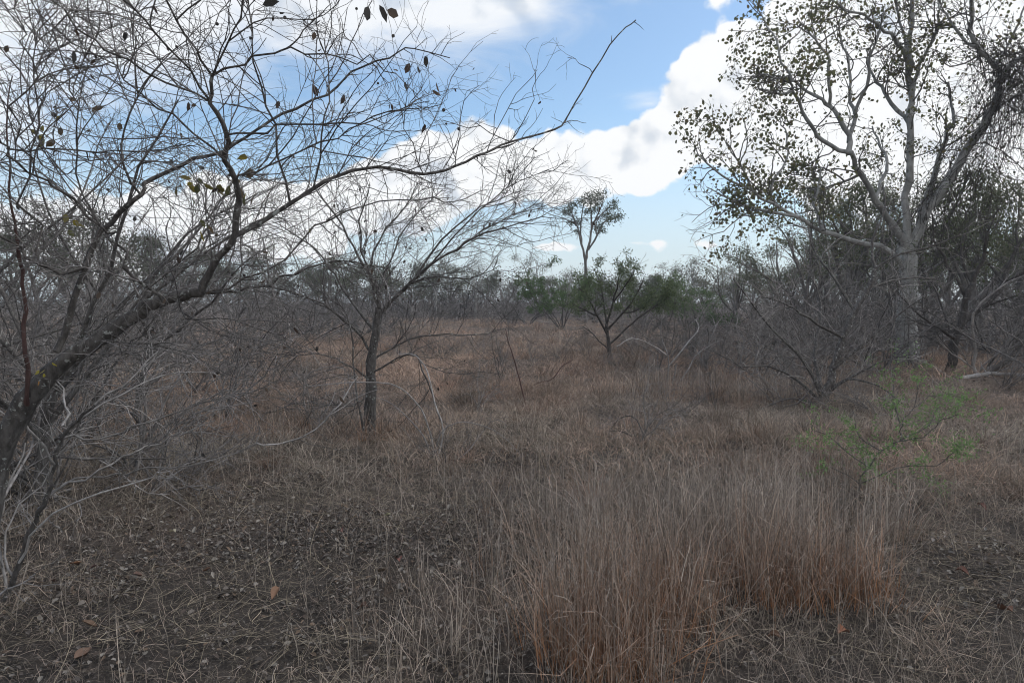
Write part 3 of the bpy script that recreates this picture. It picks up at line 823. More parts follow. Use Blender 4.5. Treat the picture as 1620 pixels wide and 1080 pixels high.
def green_bush(px, py, w, h, label, seed, pal, nleaf, stems=6, lsize=(0.05, 0.09), sprd=.65):
    rng = random.Random(seed); nr = np.random.RandomState(seed)
    base = ground_px(px, py)
    root = thing('green_bush', label, 'bush', base)
    main = []
    for i in range(stems):
        a = i * 2.4 + rng.uniform(-.4, .4)
        d = Vector((math.cos(a) * sprd, math.sin(a) * sprd, rng.uniform(.8, 1.3)))
        Lh = h * rng.uniform(0.75, 1.05)
        n = 9
        main.append((walk(rng, base + rvec(rng) * 0.05, d, Lh, n, 0.12, -0.01), [rng.uniform(.022, .036) * (1 - 0.75 * j / n) for j in range(n + 1)]))
    S = [dict(k=3, len=w * 0.36, r=0.014, n=7, ang=0.8, wob=0.16, up=0.02, t0=0.3, rmin=0.006), dict(k=3.2, len=w * .17, r=0.007, n=5, ang=0.85, wob=0.2, t0=0.25, rmin=0.004), dict(k=4, len=w * .08, r=0.004, n=3, ang=0.9, wob=0.2, rmin=0.003)]
    out = {}
    for p, r in main: spawn(rng, out, p, r, 0, S)
    for l_ in main: tubes('stem', [l_], 7, M_DARKBARK, root, base)
    tubes('sprays', out[1] + out[2] + out[3], 3, M_DARKBARK, root, base)
    ends = [p for p, r in out[2] + out[3] if p[-1].z > base.z + h * 0.32 and vnoise(p[-1].x * 1.6, p[-1].z * 1.6 + p[-1].y, 5) > 0.3]
    pos = []
    for _ in range(nleaf):
        pt = ends[nr.randint(len(ends))]
        pos.append(tuple(pt[nr.randint(1, len(pt))] + Vector(nr.normal(size=3) * 0.07)))
    leaf_mesh('leaves', pos, nr.uniform(*lsize, len(pos)), 0.42, pick_cols(len(pos), pal, nr, .3), M_LEAF, root, base, nr, 0.0)
    return root


GREENS = [(0.125, 0.16, 0.08), (0.155, 0.19, 0.095), (0.11, 0.135, 0.075), (0.17, 0.205, 0.105)]
def meadow_green_tree():
    rng = random.Random(81); nr = np.random.RandomState(81)
    base = ground_px(964, 568); Y = base.y
    root = thing('green_bush', 'feathery dark green small tree on a slim forked stem alone in the meadow', 'bush', base)
    L = lambda *a, **kw: limb(*a, rng=rng, wig=0.03, **kw)
    tr = L([(964, 572), (964, 550), (961, 528), (960, 512)], Y, Y, 7, 5)
    main = [L([(961, 530), (945, 500), (930, 470), (915, 455)], Y, Y - .5, 3.5, 1.2), L([(960, 512), (955, 480), (950, 450), (940, 425)], Y, Y + .4, 3.5, 1.2), L([(960, 512), (970, 480), (978, 445), (985, 412)], Y, Y - .3, 4, 1.2), L([(962, 520), (985, 495), (1005, 470), (1018, 440)], Y, Y + .3, 4, 1.2),
            L([(963, 545), (990, 520), (1020, 495), (1045, 480), (1056, 470)], Y, Y - .5, 4, 1.2), L([(964, 555), (940, 530), (920, 515)], Y, Y + .4, 2.5, 1), L([(985, 495), (1010, 490), (1038, 462)], Y, Y + .9, 3, 1), L([(945, 500), (925, 490), (905, 480)], Y, Y - 1.0, 2.5, 1), L([(970, 480), (990, 450), (1005, 425)], Y, Y - 1.0, 3, 1)]
    S = [dict(k=5, len=.75, r=.009, n=7, ang=.75, wob=.17, up=.03, t0=.3, rmin=.005), dict(k=5, len=.36, r=.005, n=5, ang=.85, wob=.2, rmin=.0035), dict(k=4, len=.16, r=.003, n=3, ang=.9, wob=.2, rmin=.0025)]
    out = {}
    for p, r in main: spawn(rng, out, p, r, 0, S)
    tubes('trunk', [tr], 8, M_DARKBARK, root, base)
    for l_ in main: tubes('limb', [l_], 6, M_DARKBARK, root, base)
    tubes('sprays', out[1] + out[2] + out[3], 3, M_DARKBARK, root, base)
    ends = [p for p, r in out[2] + out[3] if p[-1].z > 1.25 and vnoise(p[-1].x * 2.2, p[-1].z * 2.2 + p[-1].y * 1.3, 5) > .24]
    pos = []
    for _ in range(9500):
        pt = ends[nr.randint(len(ends))]
        pos.append(tuple(pt[nr.randint(1, len(pt))] + Vector(nr.normal(size=3) * .06)))
    leaf_mesh('crown', pos, nr.uniform(.045, .08, len(pos)), .42, pick_cols(len(pos), GREENS, nr, .3), M_LEAF, root, base, nr, 0.0)


meadow_green_tree()
green_bush(888, 522, 3.8, 3.3, 'dense bright green bush at the foot of the lone tall gum', 82, [(0.11, 0.18, 0.065), (0.13, 0.20, 0.075), (0.095, 0.135, 0.06)], 8000, 7, (0.08, 0.15))
green_bush(1085, 522, 4.0, 2.8, 'green bush mixed with grey twigs beyond the bleached dead sapling', 83, [(0.10, 0.15, 0.06), (0.12, 0.17, 0.075)], 6000, 7, (0.08, 0.14))
green_bush(1130, 530, 2.6, 1.6, 'low vivid green bush in the scrub edge', 84, [(0.075, 0.15, 0.04), (0.06, 0.11, 0.03)], 2600, 6, (0.07, 0.12))
green_bush(1015, 513, 4.0, 3.2, 'loose olive green bush behind the feathery green tree of the meadow', 85, [(0.06, 0.08, 0.04), (0.075, 0.095, 0.048)], 7000, 7, (0.08, 0.15))


def feathery_sapling():
    rng = random.Random(91); nr = np.random.RandomState(91)
    base = ground_px(1352, 800); Y = base.y
    root = thing('feathery_sapling', 'thorny dark sapling with feathery bright green leaflets above the grey grass', 'sapling', base)
    L = lambda *a, **kw: limb(*a, rng=rng, wig=0.01, **kw)
    st = [L([(1348, 810), (1360, 765), (1374, 738), (1394, 713), (1423, 697), (1425, 673), (1447, 644), (1452, 610)], Y, Y + .1, 4.5, 1.5),
          L([(1423, 697), (1460, 690), (1490, 665), (1515, 655)], Y, Y - .3, 3, 1.5), L([(1374, 738), (1340, 715), (1310, 690), (1285, 680)], Y, Y - .2, 3, 1.5), L([(1425, 673), (1415, 630), (1412, 590)], Y, Y + .3, 3, 1.5),
          L([(1394, 713), (1360, 690), (1350, 650)], Y, Y + .4, 3, 1.5), L([(1423, 697), (1470, 670), (1485, 640)], Y, Y + .4, 3, 1.5), L([(1360, 765), (1420, 740), (1480, 735), (1510, 715)], Y, Y - .3, 3, 1.5), L([(1360, 765), (1330, 745), (1300, 735)], Y, Y + .2, 3, 1.2), L([(1447, 644), (1470, 628), (1500, 622)], Y + .1, Y + .3, 2.5, 1)]
    out = {}
    for p, r in st: spawn(rng, out, p, r, 0, [dict(k=15, len=0.42, r=0.0018, n=8, ang=0.85, wob=0.12, rmin=0.0012, t0=.12)])
    for p, r in st: tubes('stem', [(p, [.6 * q_ for q_ in r])], 7, M_GREYBARK, root, base)
    tubes('sprays', out[1], 3, M_GREYBARK, root, base)
    pos = []
    for pt, r in out[1]:
        if nr.rand() < .8:
            for _ in range(55):
                q_, _t, _r = at(pt, r, nr.uniform(.1, 1)); pos.append(tuple(q_ + Vector(nr.normal(size=3) * 0.022)))
    leaf_mesh('leaflets', pos, nr.uniform(0.015, 0.030, len(pos)), 0.5, pick_cols(len(pos), [(0.15, 0.245, 0.085), (0.20, 0.30, 0.115), (0.13, 0.19, 0.075)], nr), M_LEAF, root, base, nr, 0.0)


feathery_sapling()

# ================================================================== trees of the background
def gum_variant(name, seed, H, r0, label, cat, pal, nleaf, lsize, bark, fork=0.35, spread=0.8, clump=0.28, droop=0.5, loc=(0, 0, -500), dens_cut=0.4, lean=0.0, asp=0.35):
    rng = random.Random(seed); nr = np.random.RandomState(seed)
    base = Vector((0, 0, 0))
    root = thing(name, label, cat, loc)
    tp = walk(rng, base - Vector((0, 0, .15)), Vector((lean, 0, 1)), H * fork + .15, 7, 0.05)
    tr = [(tp, [r0 * (1.15 - 0.45 * i / 7) for i in range(8)])]
    main = []
    nl = rng.randint(3, 5)
    for i in range(nl):
        a = i * 2 * math.pi / nl + rng.uniform(-.5, .5)
        d = Vector((math.cos(a) * spread, math.sin(a) * spread, 1.1))
        p, t_, _ = at(*tr[0], rng.uniform(.75, 1.0))
        n = 9
        main.append((walk(rng, p, d, H * (1 - fork) * rng.uniform(.75, 1.12), n, 0.14, 0.05), [r0 * .6 * (1 - 0.8 * j / n) for j in range(n + 1)]))
    main.append((walk(rng, tp[-1], Vector((0, 0, 1)), H * (1 - fork) * .95, 9, 0.14, 0.05), [r0 * .65 * (1 - 0.8 * j / 9) for j in range(10)]))
    S = [dict(k=6.0 / (H * .6), len=H * .2, r=r0 * .28, n=7, ang=0.8, wob=0.18, up=0.04, t0=0.35, rmin=0.012), dict(k=9 / (H * .4), len=H * .09, r=r0 * .14, n=5, ang=0.8, wob=0.2, up=.03, t0=0.3, rmin=0.008)]
    out = {}
    for p, r in main: spawn(rng, out, p, r, 0, S)
    tubes('trunk', tr + main, 7, bark, root, None)
    tubes('branches', out[1] + out[2], 3, bark, root, None)
    cent = [p[-1] for p, r in out[2]] + [p[-1] for p, r in out[1]] * 2 + [p[-1] for p, r in main] * 3
    cent = [c_ for c_ in cent if vnoise(c_.x * 2.0 + 9, c_.z * 2.0 + c_.y * 1.3, seed) > dens_cut] or cent
    pos = []
    ci = nr.randint(0, len(cent), nleaf)
    jit = nr.normal(size=(nleaf, 3)) * clump * np.array([1, 1, .7])
    pos = np.array([tuple(cent[i]) for i in ci]) + jit
    leaf_mesh('crown', pos, nr.uniform(*lsize, nleaf), asp, pick_cols(nleaf, pal, nr, .3), M_LEAF, root, None, nr, droop)
    return root


OLIVE = [(0.11, 0.122, 0.072), (0.14, 0.148, 0.09), (0.09, 0.10, 0.062), (0.16, 0.155, 0.105)]
DARKG = [(0.085, 0.095, 0.06), (0.10, 0.108, 0.072), (0.07, 0.075, 0.055), (0.12, 0.108, 0.088)]
GREYG = [(0.15, 0.148, 0.115), (0.13, 0.128, 0.10), (0.17, 0.16, 0.13)]
# lone tall gum, traced
def lone_gum():
    rng = random.Random(101); nr = np.random.RandomState(101)
    Y = 52.0
    base = P(927, 512, Y); base.z = gz(base.x, base.y)
    root = thing('gum_tree', 'lone tall slender gum with a small clumped crown rising above the treeline', 'tree', base)
    L = lambda *a, **kw: limb(*a, rng=rng, wig=0.08, **kw)
    tr = [L([(927, 516), (926, 480), (926, 440), (926, 413)], Y, Y, 6.5, 4.5)]
    main = [L([(926, 413), (920, 385), (913, 360), (905, 340), (901, 325)], Y, Y - .6, 4, 1), L([(926, 413), (931, 390), (936, 360), (935, 330), (932, 308)], Y, Y + .3, 4.5, 1), L([(931, 395), (945, 372), (955, 352), (970, 345), (980, 340)], Y, Y + .8, 3.5, 1),
            L([(936, 360), (950, 330), (955, 312)], Y, Y - .6, 3, 1), L([(920, 385), (918, 360), (922, 330), (920, 315)], Y, Y + .8, 3, 1), L([(945, 372), (942, 355), (948, 345)], Y, Y - .5, 2.5, 1), L([(940, 350), (955, 335), (968, 325)], Y, Y + .4, 2.5, 1)]
    out = {}
    for p, r in main: spawn(rng, out, p, r, 0, [dict(k=2.0, len=.9, r=.025, n=6, ang=.7, wob=.2, t0=.4, rmin=.015, up=.05), dict(k=3, len=.4, r=.014, n=4, ang=.8, wob=.2, rmin=.01)])
    tubes('trunk', tr + main, 8, M_FARBARK, root, base); tubes('branches', out[1] + out[2], 3, M_FARBARK, root, base)
    cl = [(900, 332, 1.0), (905, 325, .8), (934, 312, 1.3), (950, 308, 1.2), (943, 318, 1.1), (920, 318, .8), (968, 328, .9), (966, 345, 1.1), (979, 341, .6), (958, 340, .9), (946, 357, .9), (950, 362, .8), (912, 350, .6), (903, 352, .5), (930, 335, .6), (940, 330, .8), (895, 335, .5), (972, 318, .4), (912, 365, .4)]
    pos = []
    for x, y, s_ in cl:
        c_ = P(x, y, Y + nr.normal() * .7)
        n = int(270 * s_)
        pos.append(np.array(c_) + nr.normal(size=(n, 3)) * np.array([.27, .4, .2]) * s_ ** .6)
    pos += [np.array([tuple(p[-1]) for p, r in out[2] + out[1]]).repeat(1, 0) + nr.normal(size=(len(out[1] + out[2]), 3)) * .12]
    pos = np.concatenate(pos)
    leaf_mesh('crown', pos, nr.uniform(.10, .20, len(pos)), .38, pick_cols(len(pos), [(0.07, 0.085, 0.046), (0.085, 0.10, 0.055), (0.058, 0.068, 0.042)], nr), M_LEAF, root, base, nr, .5)


lone_gum()

PARK = (0, 0, 0)
V_OLIVE = gum_variant('olive_tree_gum', 201, 5.0, .13, 'x', 'tree', OLIVE, 3600, (.07, .15), M_FARBARK, clump=.22)
V_DARK = gum_variant('dark_tree', 202, 4.4, .14, 'x', 'tree', DARKG, 5200, (.07, .15), M_FARBARK, .3, .9, .27, .2, dens_cut=.4)
V_GREY = gum_variant('grey_gum', 203, 5.2, .11, 'x', 'tree', GREYG, 2000, (.07, .13), M_GUM, .4, .7, .22, .5, dens_cut=.45)
V_SPARSE = gum_variant('sparse_gum', 204, 5.0, .12, 'x', 'tree', OLIVE, 1900, (.07, .13), M_FARBARK, .3, .9, .2, .5, dens_cut=.5)
V_DARK2 = gum_variant('dark_tree', 205, 5.4, .15, 'x', 'tree', DARKG + OLIVE[:1], 6000, (.07, .14), M_FARBARK, .28, .85, .25, .3, dens_cut=.45, lean=.15)
for v_, nm in ((V_OLIVE, 'gum_tree'), (V_DARK, 'evergreen_tree'), (V_GREY, 'gum_tree'), (V_SPARSE, 'gum_tree'), (V_DARK2, 'evergreen_tree')):
    v_.name = nm
LAB = {id(V_OLIVE): 'olive leaved gum', id(V_DARK): 'dense dark evergreen tree', id(V_GREY): 'pale grey thin gum', id(V_SPARSE): 'sparsely leaved crooked tree', id(V_DARK2): 'tall dark crowned tree'}
HT = {id(V_OLIVE): 5.0, id(V_DARK): 4.4, id(V_GREY): 5.2, id(V_SPARSE): 5.0, id(V_DARK2): 5.4}


def zone(px):
    if px < 120: return 'behind the leaning bare trunk'
    if px < 460: return 'beyond the tangle of the leaning bare tree'
    if px < 700: return 'behind the meadow bare tree'
    if px < 900: return 'in the treeline at the end of the meadow'
    if px < 1060: return 'behind the feathery green tree of the meadow'
    if px < 1190: return 'in the treeline past the bleached dead sapling'
    if px < 1400: return 'beyond the low reaching limb of the pale gum'
    return 'behind the dark-barked thorn tree'


used = set()
def place(v_, px, Y, topy, label=None, group='trees beyond the meadow'):
    """stand a background tree at depth Y so that its top reaches photo row topy"""
    p = P(px, HZ, Y)
    hh = EYE + (HZ - topy) / FPX * Y
    s_ = hh / HT[id(v_)]
    rz = random.Random(int(px * 7 + Y)).uniform(0, 6.28)
    loc = Vector((p.x, p.y, gz(p.x, p.y) - .05))
    lab = label or (LAB[id(v_)] + ' ' + zone(px))
    if id(v_) not in used:
        used.add(id(v_))
        v_.location = loc; v_.rotation_euler = (0, 0, rz); v_.scale = (s_, s_, s_); v_['label'] = lab; v_['group'] = group
        return v_
    return copy_tree(v_, loc, rz, (s_, s_, s_), lab, group)


for (px, Y, ty) in ((1275, 25, 330), (1340, 24, 270), (1395, 23, 300), (1480, 24, 260), (1540, 23, 285), (1610, 22, 290), (1670, 24, 260), (1310, 28, 350)):
    place(V_SPARSE if px % 20 else V_OLIVE, px, Y, ty, 'slender sparsely leaved tree crowding close behind the pale gum', 'slender trees behind the gum')
place(V_DARK2, 60, 26, 335, 'broad dark evergreen crown seen through the leaning bare tree twigs')
place(V_DARK, 150, 30, 330, 'tall dark evergreen tree standing behind the yellowing leaves')
for (v_, px, Y, ty) in ((V_DARK, -80, 30, 330), (V_OLIVE, 235, 38, 365), (V_DARK2, 290, 36, 385), (V_OLIVE, 340, 42, 385), (V_DARK, 400, 40, 400), (V_SPARSE, 430, 44, 385), (V_DARK2, 470, 46, 405), (V_OLIVE, 520, 44, 400), (V_DARK, 560, 48, 415),
                        (V_OLIVE, 610, 50, 410), (V_DARK, 650, 52, 418), (V_GREY, 690, 62, 402), (V_OLIVE, 712, 66, 412), (V_GREY, 752, 64, 412), (V_SPARSE, 735, 70, 425), (V_OLIVE, 770, 72, 436), (V_DARK2, 800, 68, 424), (V_SPARSE, 822, 74, 440), (V_GREY, 846, 66, 406), (V_OLIVE, 868, 62, 436),
                        (V_GREY, 900, 66, 425), (V_OLIVE, 890, 58, 440), (V_DARK, 940, 64, 440), (V_OLIVE, 985, 62, 432), (V_DARK, 1020, 58, 436), (V_OLIVE, 1045, 60, 430), (V_GREY, 1075, 48, 420), (V_GREY, 1095, 52, 414), (V_SPARSE, 1120, 48, 420), (V_OLIVE, 1110, 60, 436), (V_GREY, 1145, 50, 425),
                        (V_SPARSE, 1165, 34, 388), (V_OLIVE, 1190, 46, 425), (V_DARK2, 1238, 33, 378), (V_OLIVE, 1275, 36, 365), (V_SPARSE, 1300, 30, 340), (V_DARK, 1330, 38, 385), (V_OLIVE, 1350, 32, 300), (V_DARK, 1400, 36, 360), (V_SPARSE, 1420, 28, 290), (V_DARK2, 1470, 34, 350), (V_OLIVE, 1500, 30, 330), (V_DARK, 1550, 34, 345), (V_DARK2, 1600, 30, 350), (V_OLIVE, 1640, 34, 320), (V_DARK, 1690, 28, 330), (V_DARK, -180, 30, 350),
                        (V_OLIVE, 20, 42, 360), (V_OLIVE, 110, 46, 375), (V_DARK, 190, 48, 380), (V_DARK2, 365, 56, 400), (V_DARK, 500, 58, 420), (V_OLIVE, 590, 62, 425), (V_DARK, 680, 64, 430), (V_DARK, 960, 75, 445), (V_DARK, 1060, 72, 445), (V_DARK, 1160, 60, 440), (V_DARK, 1215, 56, 435), (V_DARK, 1290, 52, 425), (V_DARK, 1370, 50, 420), (V_DARK, 1450, 48, 400), (V_DARK, 1520, 46, 400), (V_DARK, 1580, 44, 390), (V_DARK, 1660, 44, 380)):
    place(v_, px, Y, ty)

# far wood closing the horizon, one mass
def far_wood():
    nr = np.random.RandomState(303)
    n = 170000
    X = nr.uniform(-170, 190, n); Yd = nr.uniform(85, 120, n)
    top = 2.6 + 9.5 * np.clip(fbm(X * .16, Yd * .1, 31, 4) - .3, 0, 1)
    Z = top * nr.uniform(0.02, 1.0, n) ** .8
    leaf_o = leaf_mesh('far_wood', np.stack([X, Yd, Z], 1), nr.uniform(.14, .34, n), .6, pick_cols(n, [(0.08, 0.082, 0.066), (0.10, 0.098, 0.082), (0.125, 0.115, 0.108)], nr, .3), M_LEAF, None, None, nr, 0.0)
    tag(leaf_o, 'far grey-green wood closing the horizon behind the treeline', 'wood', None, 'stuff')


far_wood()

# ================================================================== bare scrub
def shrub_variant(seed, H, nst, bark, spread=.8, dense=1.0, rmul=1.0):
    rng = random.Random(seed)
    root = thing('bare_shrub', 'x', 'shrub', (0, 0, 0))
    main = []
    for i in range(nst):
        a = rng.uniform(0, 6.28)
        d = Vector((math.cos(a) * spread, math.sin(a) * spread, rng.uniform(.6, 1.3)))
        n = 9
        r0 = rng.uniform(.007, .021) * H / 2 * rmul
        main.append((walk(rng, Vector((rng.gauss(0, .08), rng.gauss(0, .08), -.05)), d, H * rng.uniform(.5, 1.15), n, .21, -.015), [r0 * (1 - .75 * j / n) for j in range(n + 1)]))
    S = [dict(k=4.2 * dense * 2 / H, len=H * .38, r=.0065 * H / 2 * rmul, n=7, ang=.75, wob=.17, t0=.15, rmin=.004 * rmul, tip=.5), dict(k=5.2 * dense * 2 / H, len=H * .18, r=.0045 * rmul, n=5, ang=.85, wob=.2, rmin=.0032 * rmul, tip=.6), dict(k=4.5 * dense * 2 / H, len=H * .09, r=.0033 * rmul, n=3, ang=.9, wob=.2, rmin=.0026 * rmul, tip=.7)]
    out = {}
    for p, r in main: spawn(rng, out, p, r, 0, S)
    tubes('canopy_stems', main, 5, bark, root, None)
    tubes('crown', out[1] + out[2] + out[3], 3, bark, root, None)
    return root


SH = [shrub_variant(401, 2.0, 8, M_SCRUB), shrub_variant(402, 2.0, 7, M_TWIG, 1.0), shrub_variant(403, 2.0, 10, M_SCRUB, .6), shrub_variant(404, 2.0, 6, M_TWIG, 1.2, .8), shrub_variant(405, 2.0, 9, M_SCRUB, .9, 1.1)]
SM = [shrub_variant(421, 2.0, 9, M_SCRUB, .8, 1.0, 1.25), shrub_variant(422, 2.0, 8, M_TWIG, 1.0, .9, 1.25), shrub_variant(423, 2.0, 10, M_SCRUB, .7, 1.0, 1.25)]
SF = [shrub_variant(411, 2.0, 9, M_SCRUB, .8, .8, 1.7), shrub_variant(412, 2.0, 8, M_SCRUB, 1.0, .8, 1.7), shrub_variant(413, 2.0, 8, M_TWIG, .7, .8, 1.7)]
shrub_used = set()


def put_shrub(v_, px, Y, h_, label, group, wide=1.0):
    p = P(px, HZ, Y)
    rz = random.Random(int(px * 13 + Y * 5)).uniform(0, 6.28)
    s_ = h_ / 1.7
    loc = Vector((p.x, p.y, gz(p.x, p.y)))
    if id(v_) not in shrub_used:
        shrub_used.add(id(v_))
        v_.location = loc; v_.rotation_euler = (0, 0, rz); v_.scale = (s_ * wide, s_ * wide, s_); v_['label'] = label; v_['group'] = group
    else:
        copy_tree(v_, loc, rz, (s_ * wide, s_ * wide, s_), label, group)


def thicket_tree(px, Y, H, seed, label):
    rng = random.Random(seed)
    p = P(px, HZ, Y); base = Vector((p.x, p.y, gz(p.x, p.y)))
    root = thing('bare_tree', label, 'tree', base)
    tr = (walk(rng, base - Vector((0, 0, .1)), Vector((rng.uniform(-.1, .3), 0, 1)), H * .3, 6, .08), [.055 * (1 - .06 * i) for i in range(7)])
    main = []
    for i in range(9):
        a = i * 2.4; q_, t_, r_ = at(*tr, rng.uniform(.5, 1))
        main.append((walk(rng, q_, Vector((math.cos(a) * .9, math.sin(a) * .9, rng.uniform(.7, 1.4))), H * rng.uniform(.5, .8), 10, .13, .01), [.026 * (1 - .8 * j / 10) for j in range(11)]))
    S = [dict(k=6.5, len=.85, r=.0055, n=9, ang=.75, wob=.15, up=.02, t0=.12, rmin=.0022, tip=.45), dict(k=7.5, len=.36, r=.003, n=6, ang=.85, wob=.18, rmin=.0017, tip=.55), dict(k=6, len=.15, r=.002, n=3, ang=.9, wob=.2, rmin=.0014, tip=.7)]
    out = {}
    for p_, r_ in main: spawn(rng, out, p_, r_, 0, S)
    tubes('trunk', [tr], 9, M_GREYBARK, root, base)
    for l_ in main: tubes('limb', [l_], 6, M_GREYBARK, root, base)
    tubes('crown', out[1] + out[2] + out[3], 3, M_TWIG, root, base)


thicket_tree(40, 5.4, 3.6, 611, 'bare grey tree standing among the thicket close behind the leaning trunk')
thicket_tree(215, 9.5, 4.4, 613, 'bare grey many-limbed tree between the leaning bare tree and the meadow bare tree')
thicket_tree(-150, 6.5, 5.0, 617, 'tall bare grey tree at the outer edge of the thicket')
rg = random.Random(500)
# thicket under and behind the leaning bare tree
for (px, Y, h_) in ((-60, 4.8, 1.9), (70, 5.6, 1.7), (190, 6.4, 1.6), (20, 6.9, 2.2), (130, 7.8, 2.0), (250, 8.4, 1.9), (345, 9.2, 1.6), (-60, 8.6, 2.5), (80, 10.2, 2.4), (200, 11.4, 2.4), (310, 12, 2.0), (410, 13, 1.7), (300, 6.4, .9), (0, 5.8, 1.8), (230, 5.9, 1.0)):
    put_shrub(SH[rg.randrange(5)], px, Y, h_, 'bare grey shrub in the tangled thicket under the leaning bare tree', 'shrubs of the thicket under the leaning tree')
for (px, Y, h_) in ((-20, 15, 2.6), (70, 17, 2.7), (160, 15, 2.4), (240, 18, 2.6), (320, 19, 2.4), (400, 21, 2.2), (450, 24, 2.2), (90, 22, 3), (260, 24, 3), (380, 25, 2.8), (500, 27, 2.4), (-120, 16, 2.8)):
    put_shrub(SM[rg.randrange(3)], px, Y, h_, 'bare grey shrub in the dense scrub beyond the thicket', 'shrubs in the dense scrub beyond the thicket')
# scrub belt at the end of the meadow
for i in range(46):
    px = 470 + i * 17 + rg.uniform(-8, 8)
    Y = rg.uniform(30, 46) if px < 620 or px > 960 else rg.uniform(46, 66)
    put_shrub(SF[rg.randrange(3)], px, Y, rg.uniform(1.5, 2.4), 'bare purple-grey shrub in the belt of scrub at the end of the meadow', 'shrubs in the scrub belt', 1.2)
# denser brush around the gum
for (px, Y, h_) in ((1010, 21, 1.3), (1050, 18, 1.5), (1100, 20, 1.7), (1120, 16, 1.3), (1150, 22, 2.0), (1160, 15, 1.5), (1200, 18, 1.9), (1215, 13, 1.6), (1250, 21, 2.3), (1255, 15.5, 1.9), (1290, 18, 2.3), (1310, 14.5, 2.0), (1345, 20, 2.4), (1370, 20, 2.2), (1395, 21, 2.4), (1465, 23, 2.2), (1490, 24, 2.6), (1540, 21, 2.3), (1585, 19.5, 1.7), (1600, 22, 2.5), (1640, 18, 2.2), (1690, 15, 2.1), (1430, 26, 2.7), (1360, 26, 2.8), (1300, 25, 2.7), (1570, 27, 2.8), (1230, 26, 2.4), (1640, 26, 2.8), (1180, 26, 2.2), (1720, 20, 2.4), (1560, 15, 2.4), (1620, 14, 2.2)):
    put_shrub((SH + SM)[rg.randrange(8)] if Y < 17 else (SM + SF)[rg.randrange(6)], px, Y, h_, 'bare grey-purple shrub in the brush around the pale gum', 'shrubs in the brush around the gum', 1.15)
for (px, Y, h_, lab) in ((1245, 10.2, 1.1, 'low spreading grey shrub with pale twigs in front of the large bare shrub'), (1390, 9.5, .9, 'low grey twiggy shrub between the feathery green sapling and gum trunk'), (1590, 12.5, 1.3, 'pale spindly shrub behind the fallen log'), (500, 8.6, .9, 'small leafless brown shrub at the foot of the meadow bare tree'), (1000, 24, 1.2, 'small grey shrub at the base of the feathery green tree of the meadow')):
    put_shrub(SH[rg.randrange(5)], px, Y, h_, lab, None)


for (px, Y, h_, w_) in ((1402, 15.5, 3.3, .55), (1448, 16.2, 3.0, .45), (1375, 14.5, 2.8, .6)):
    put_shrub(SH[rg.randrange(5)], px, Y, h_, 'narrow upright bare shrub veiling the lower trunk of the pale gum', 'narrow shrubs before the gum trunk', w_)
# tall scrub under the far trees
for i in range(40):
    px = 380 + i * 18 + rg.uniform(-9, 9)
    put_shrub(SF[rg.randrange(3)], px, rg.uniform(64, 82), rg.uniform(2.8, 4.6), 'tall bare grey scrub under the far treeline beyond the meadow', 'tall scrub under the far treeline', 1.3)
# small dry weeds among the grass
for i in range(60):
    Y = rg.uniform(6.5, 24)
    px = rg.uniform(430, 1330) if i % 3 else rg.uniform(980, 1400)
    if abs(px - 584) < 40 and Y < 9: px += 90
    put_shrub(SH[rg.randrange(5)], px, Y, rg.uniform(.5, 1.1), 'small leafless twiggy weed standing among the meadow grass', 'dry weeds among the meadow grass', .8)


def fallen_log():
    rng = random.Random(601)
    base = ground_px(1560, 600); Y = base.y
    pts, rad = limb([(1518, 600), (1530, 597), (1548, 594), (1565, 591), (1590, 592), (1625, 593), (1680, 592)], Y, Y + .5, 9, 4, rng, wig=.02)
    root = thing('fallen_log', 'long pale fallen branch lying on the ground by the dark thorn tree', 'log', base)
    tubes('log_stem', [(pts, rad)], 9, M_PALETWIG, root, base)
    out = {}
    spawn(rng, out, pts, rad, 0, [dict(k=1.3, len=.5, r=.02, n=5, ang=.8, wob=.15, up=.05, rmin=.008)])
    if out: tubes('snags', out[1], 5, M_PALETWIG, root, base)


fallen_log()

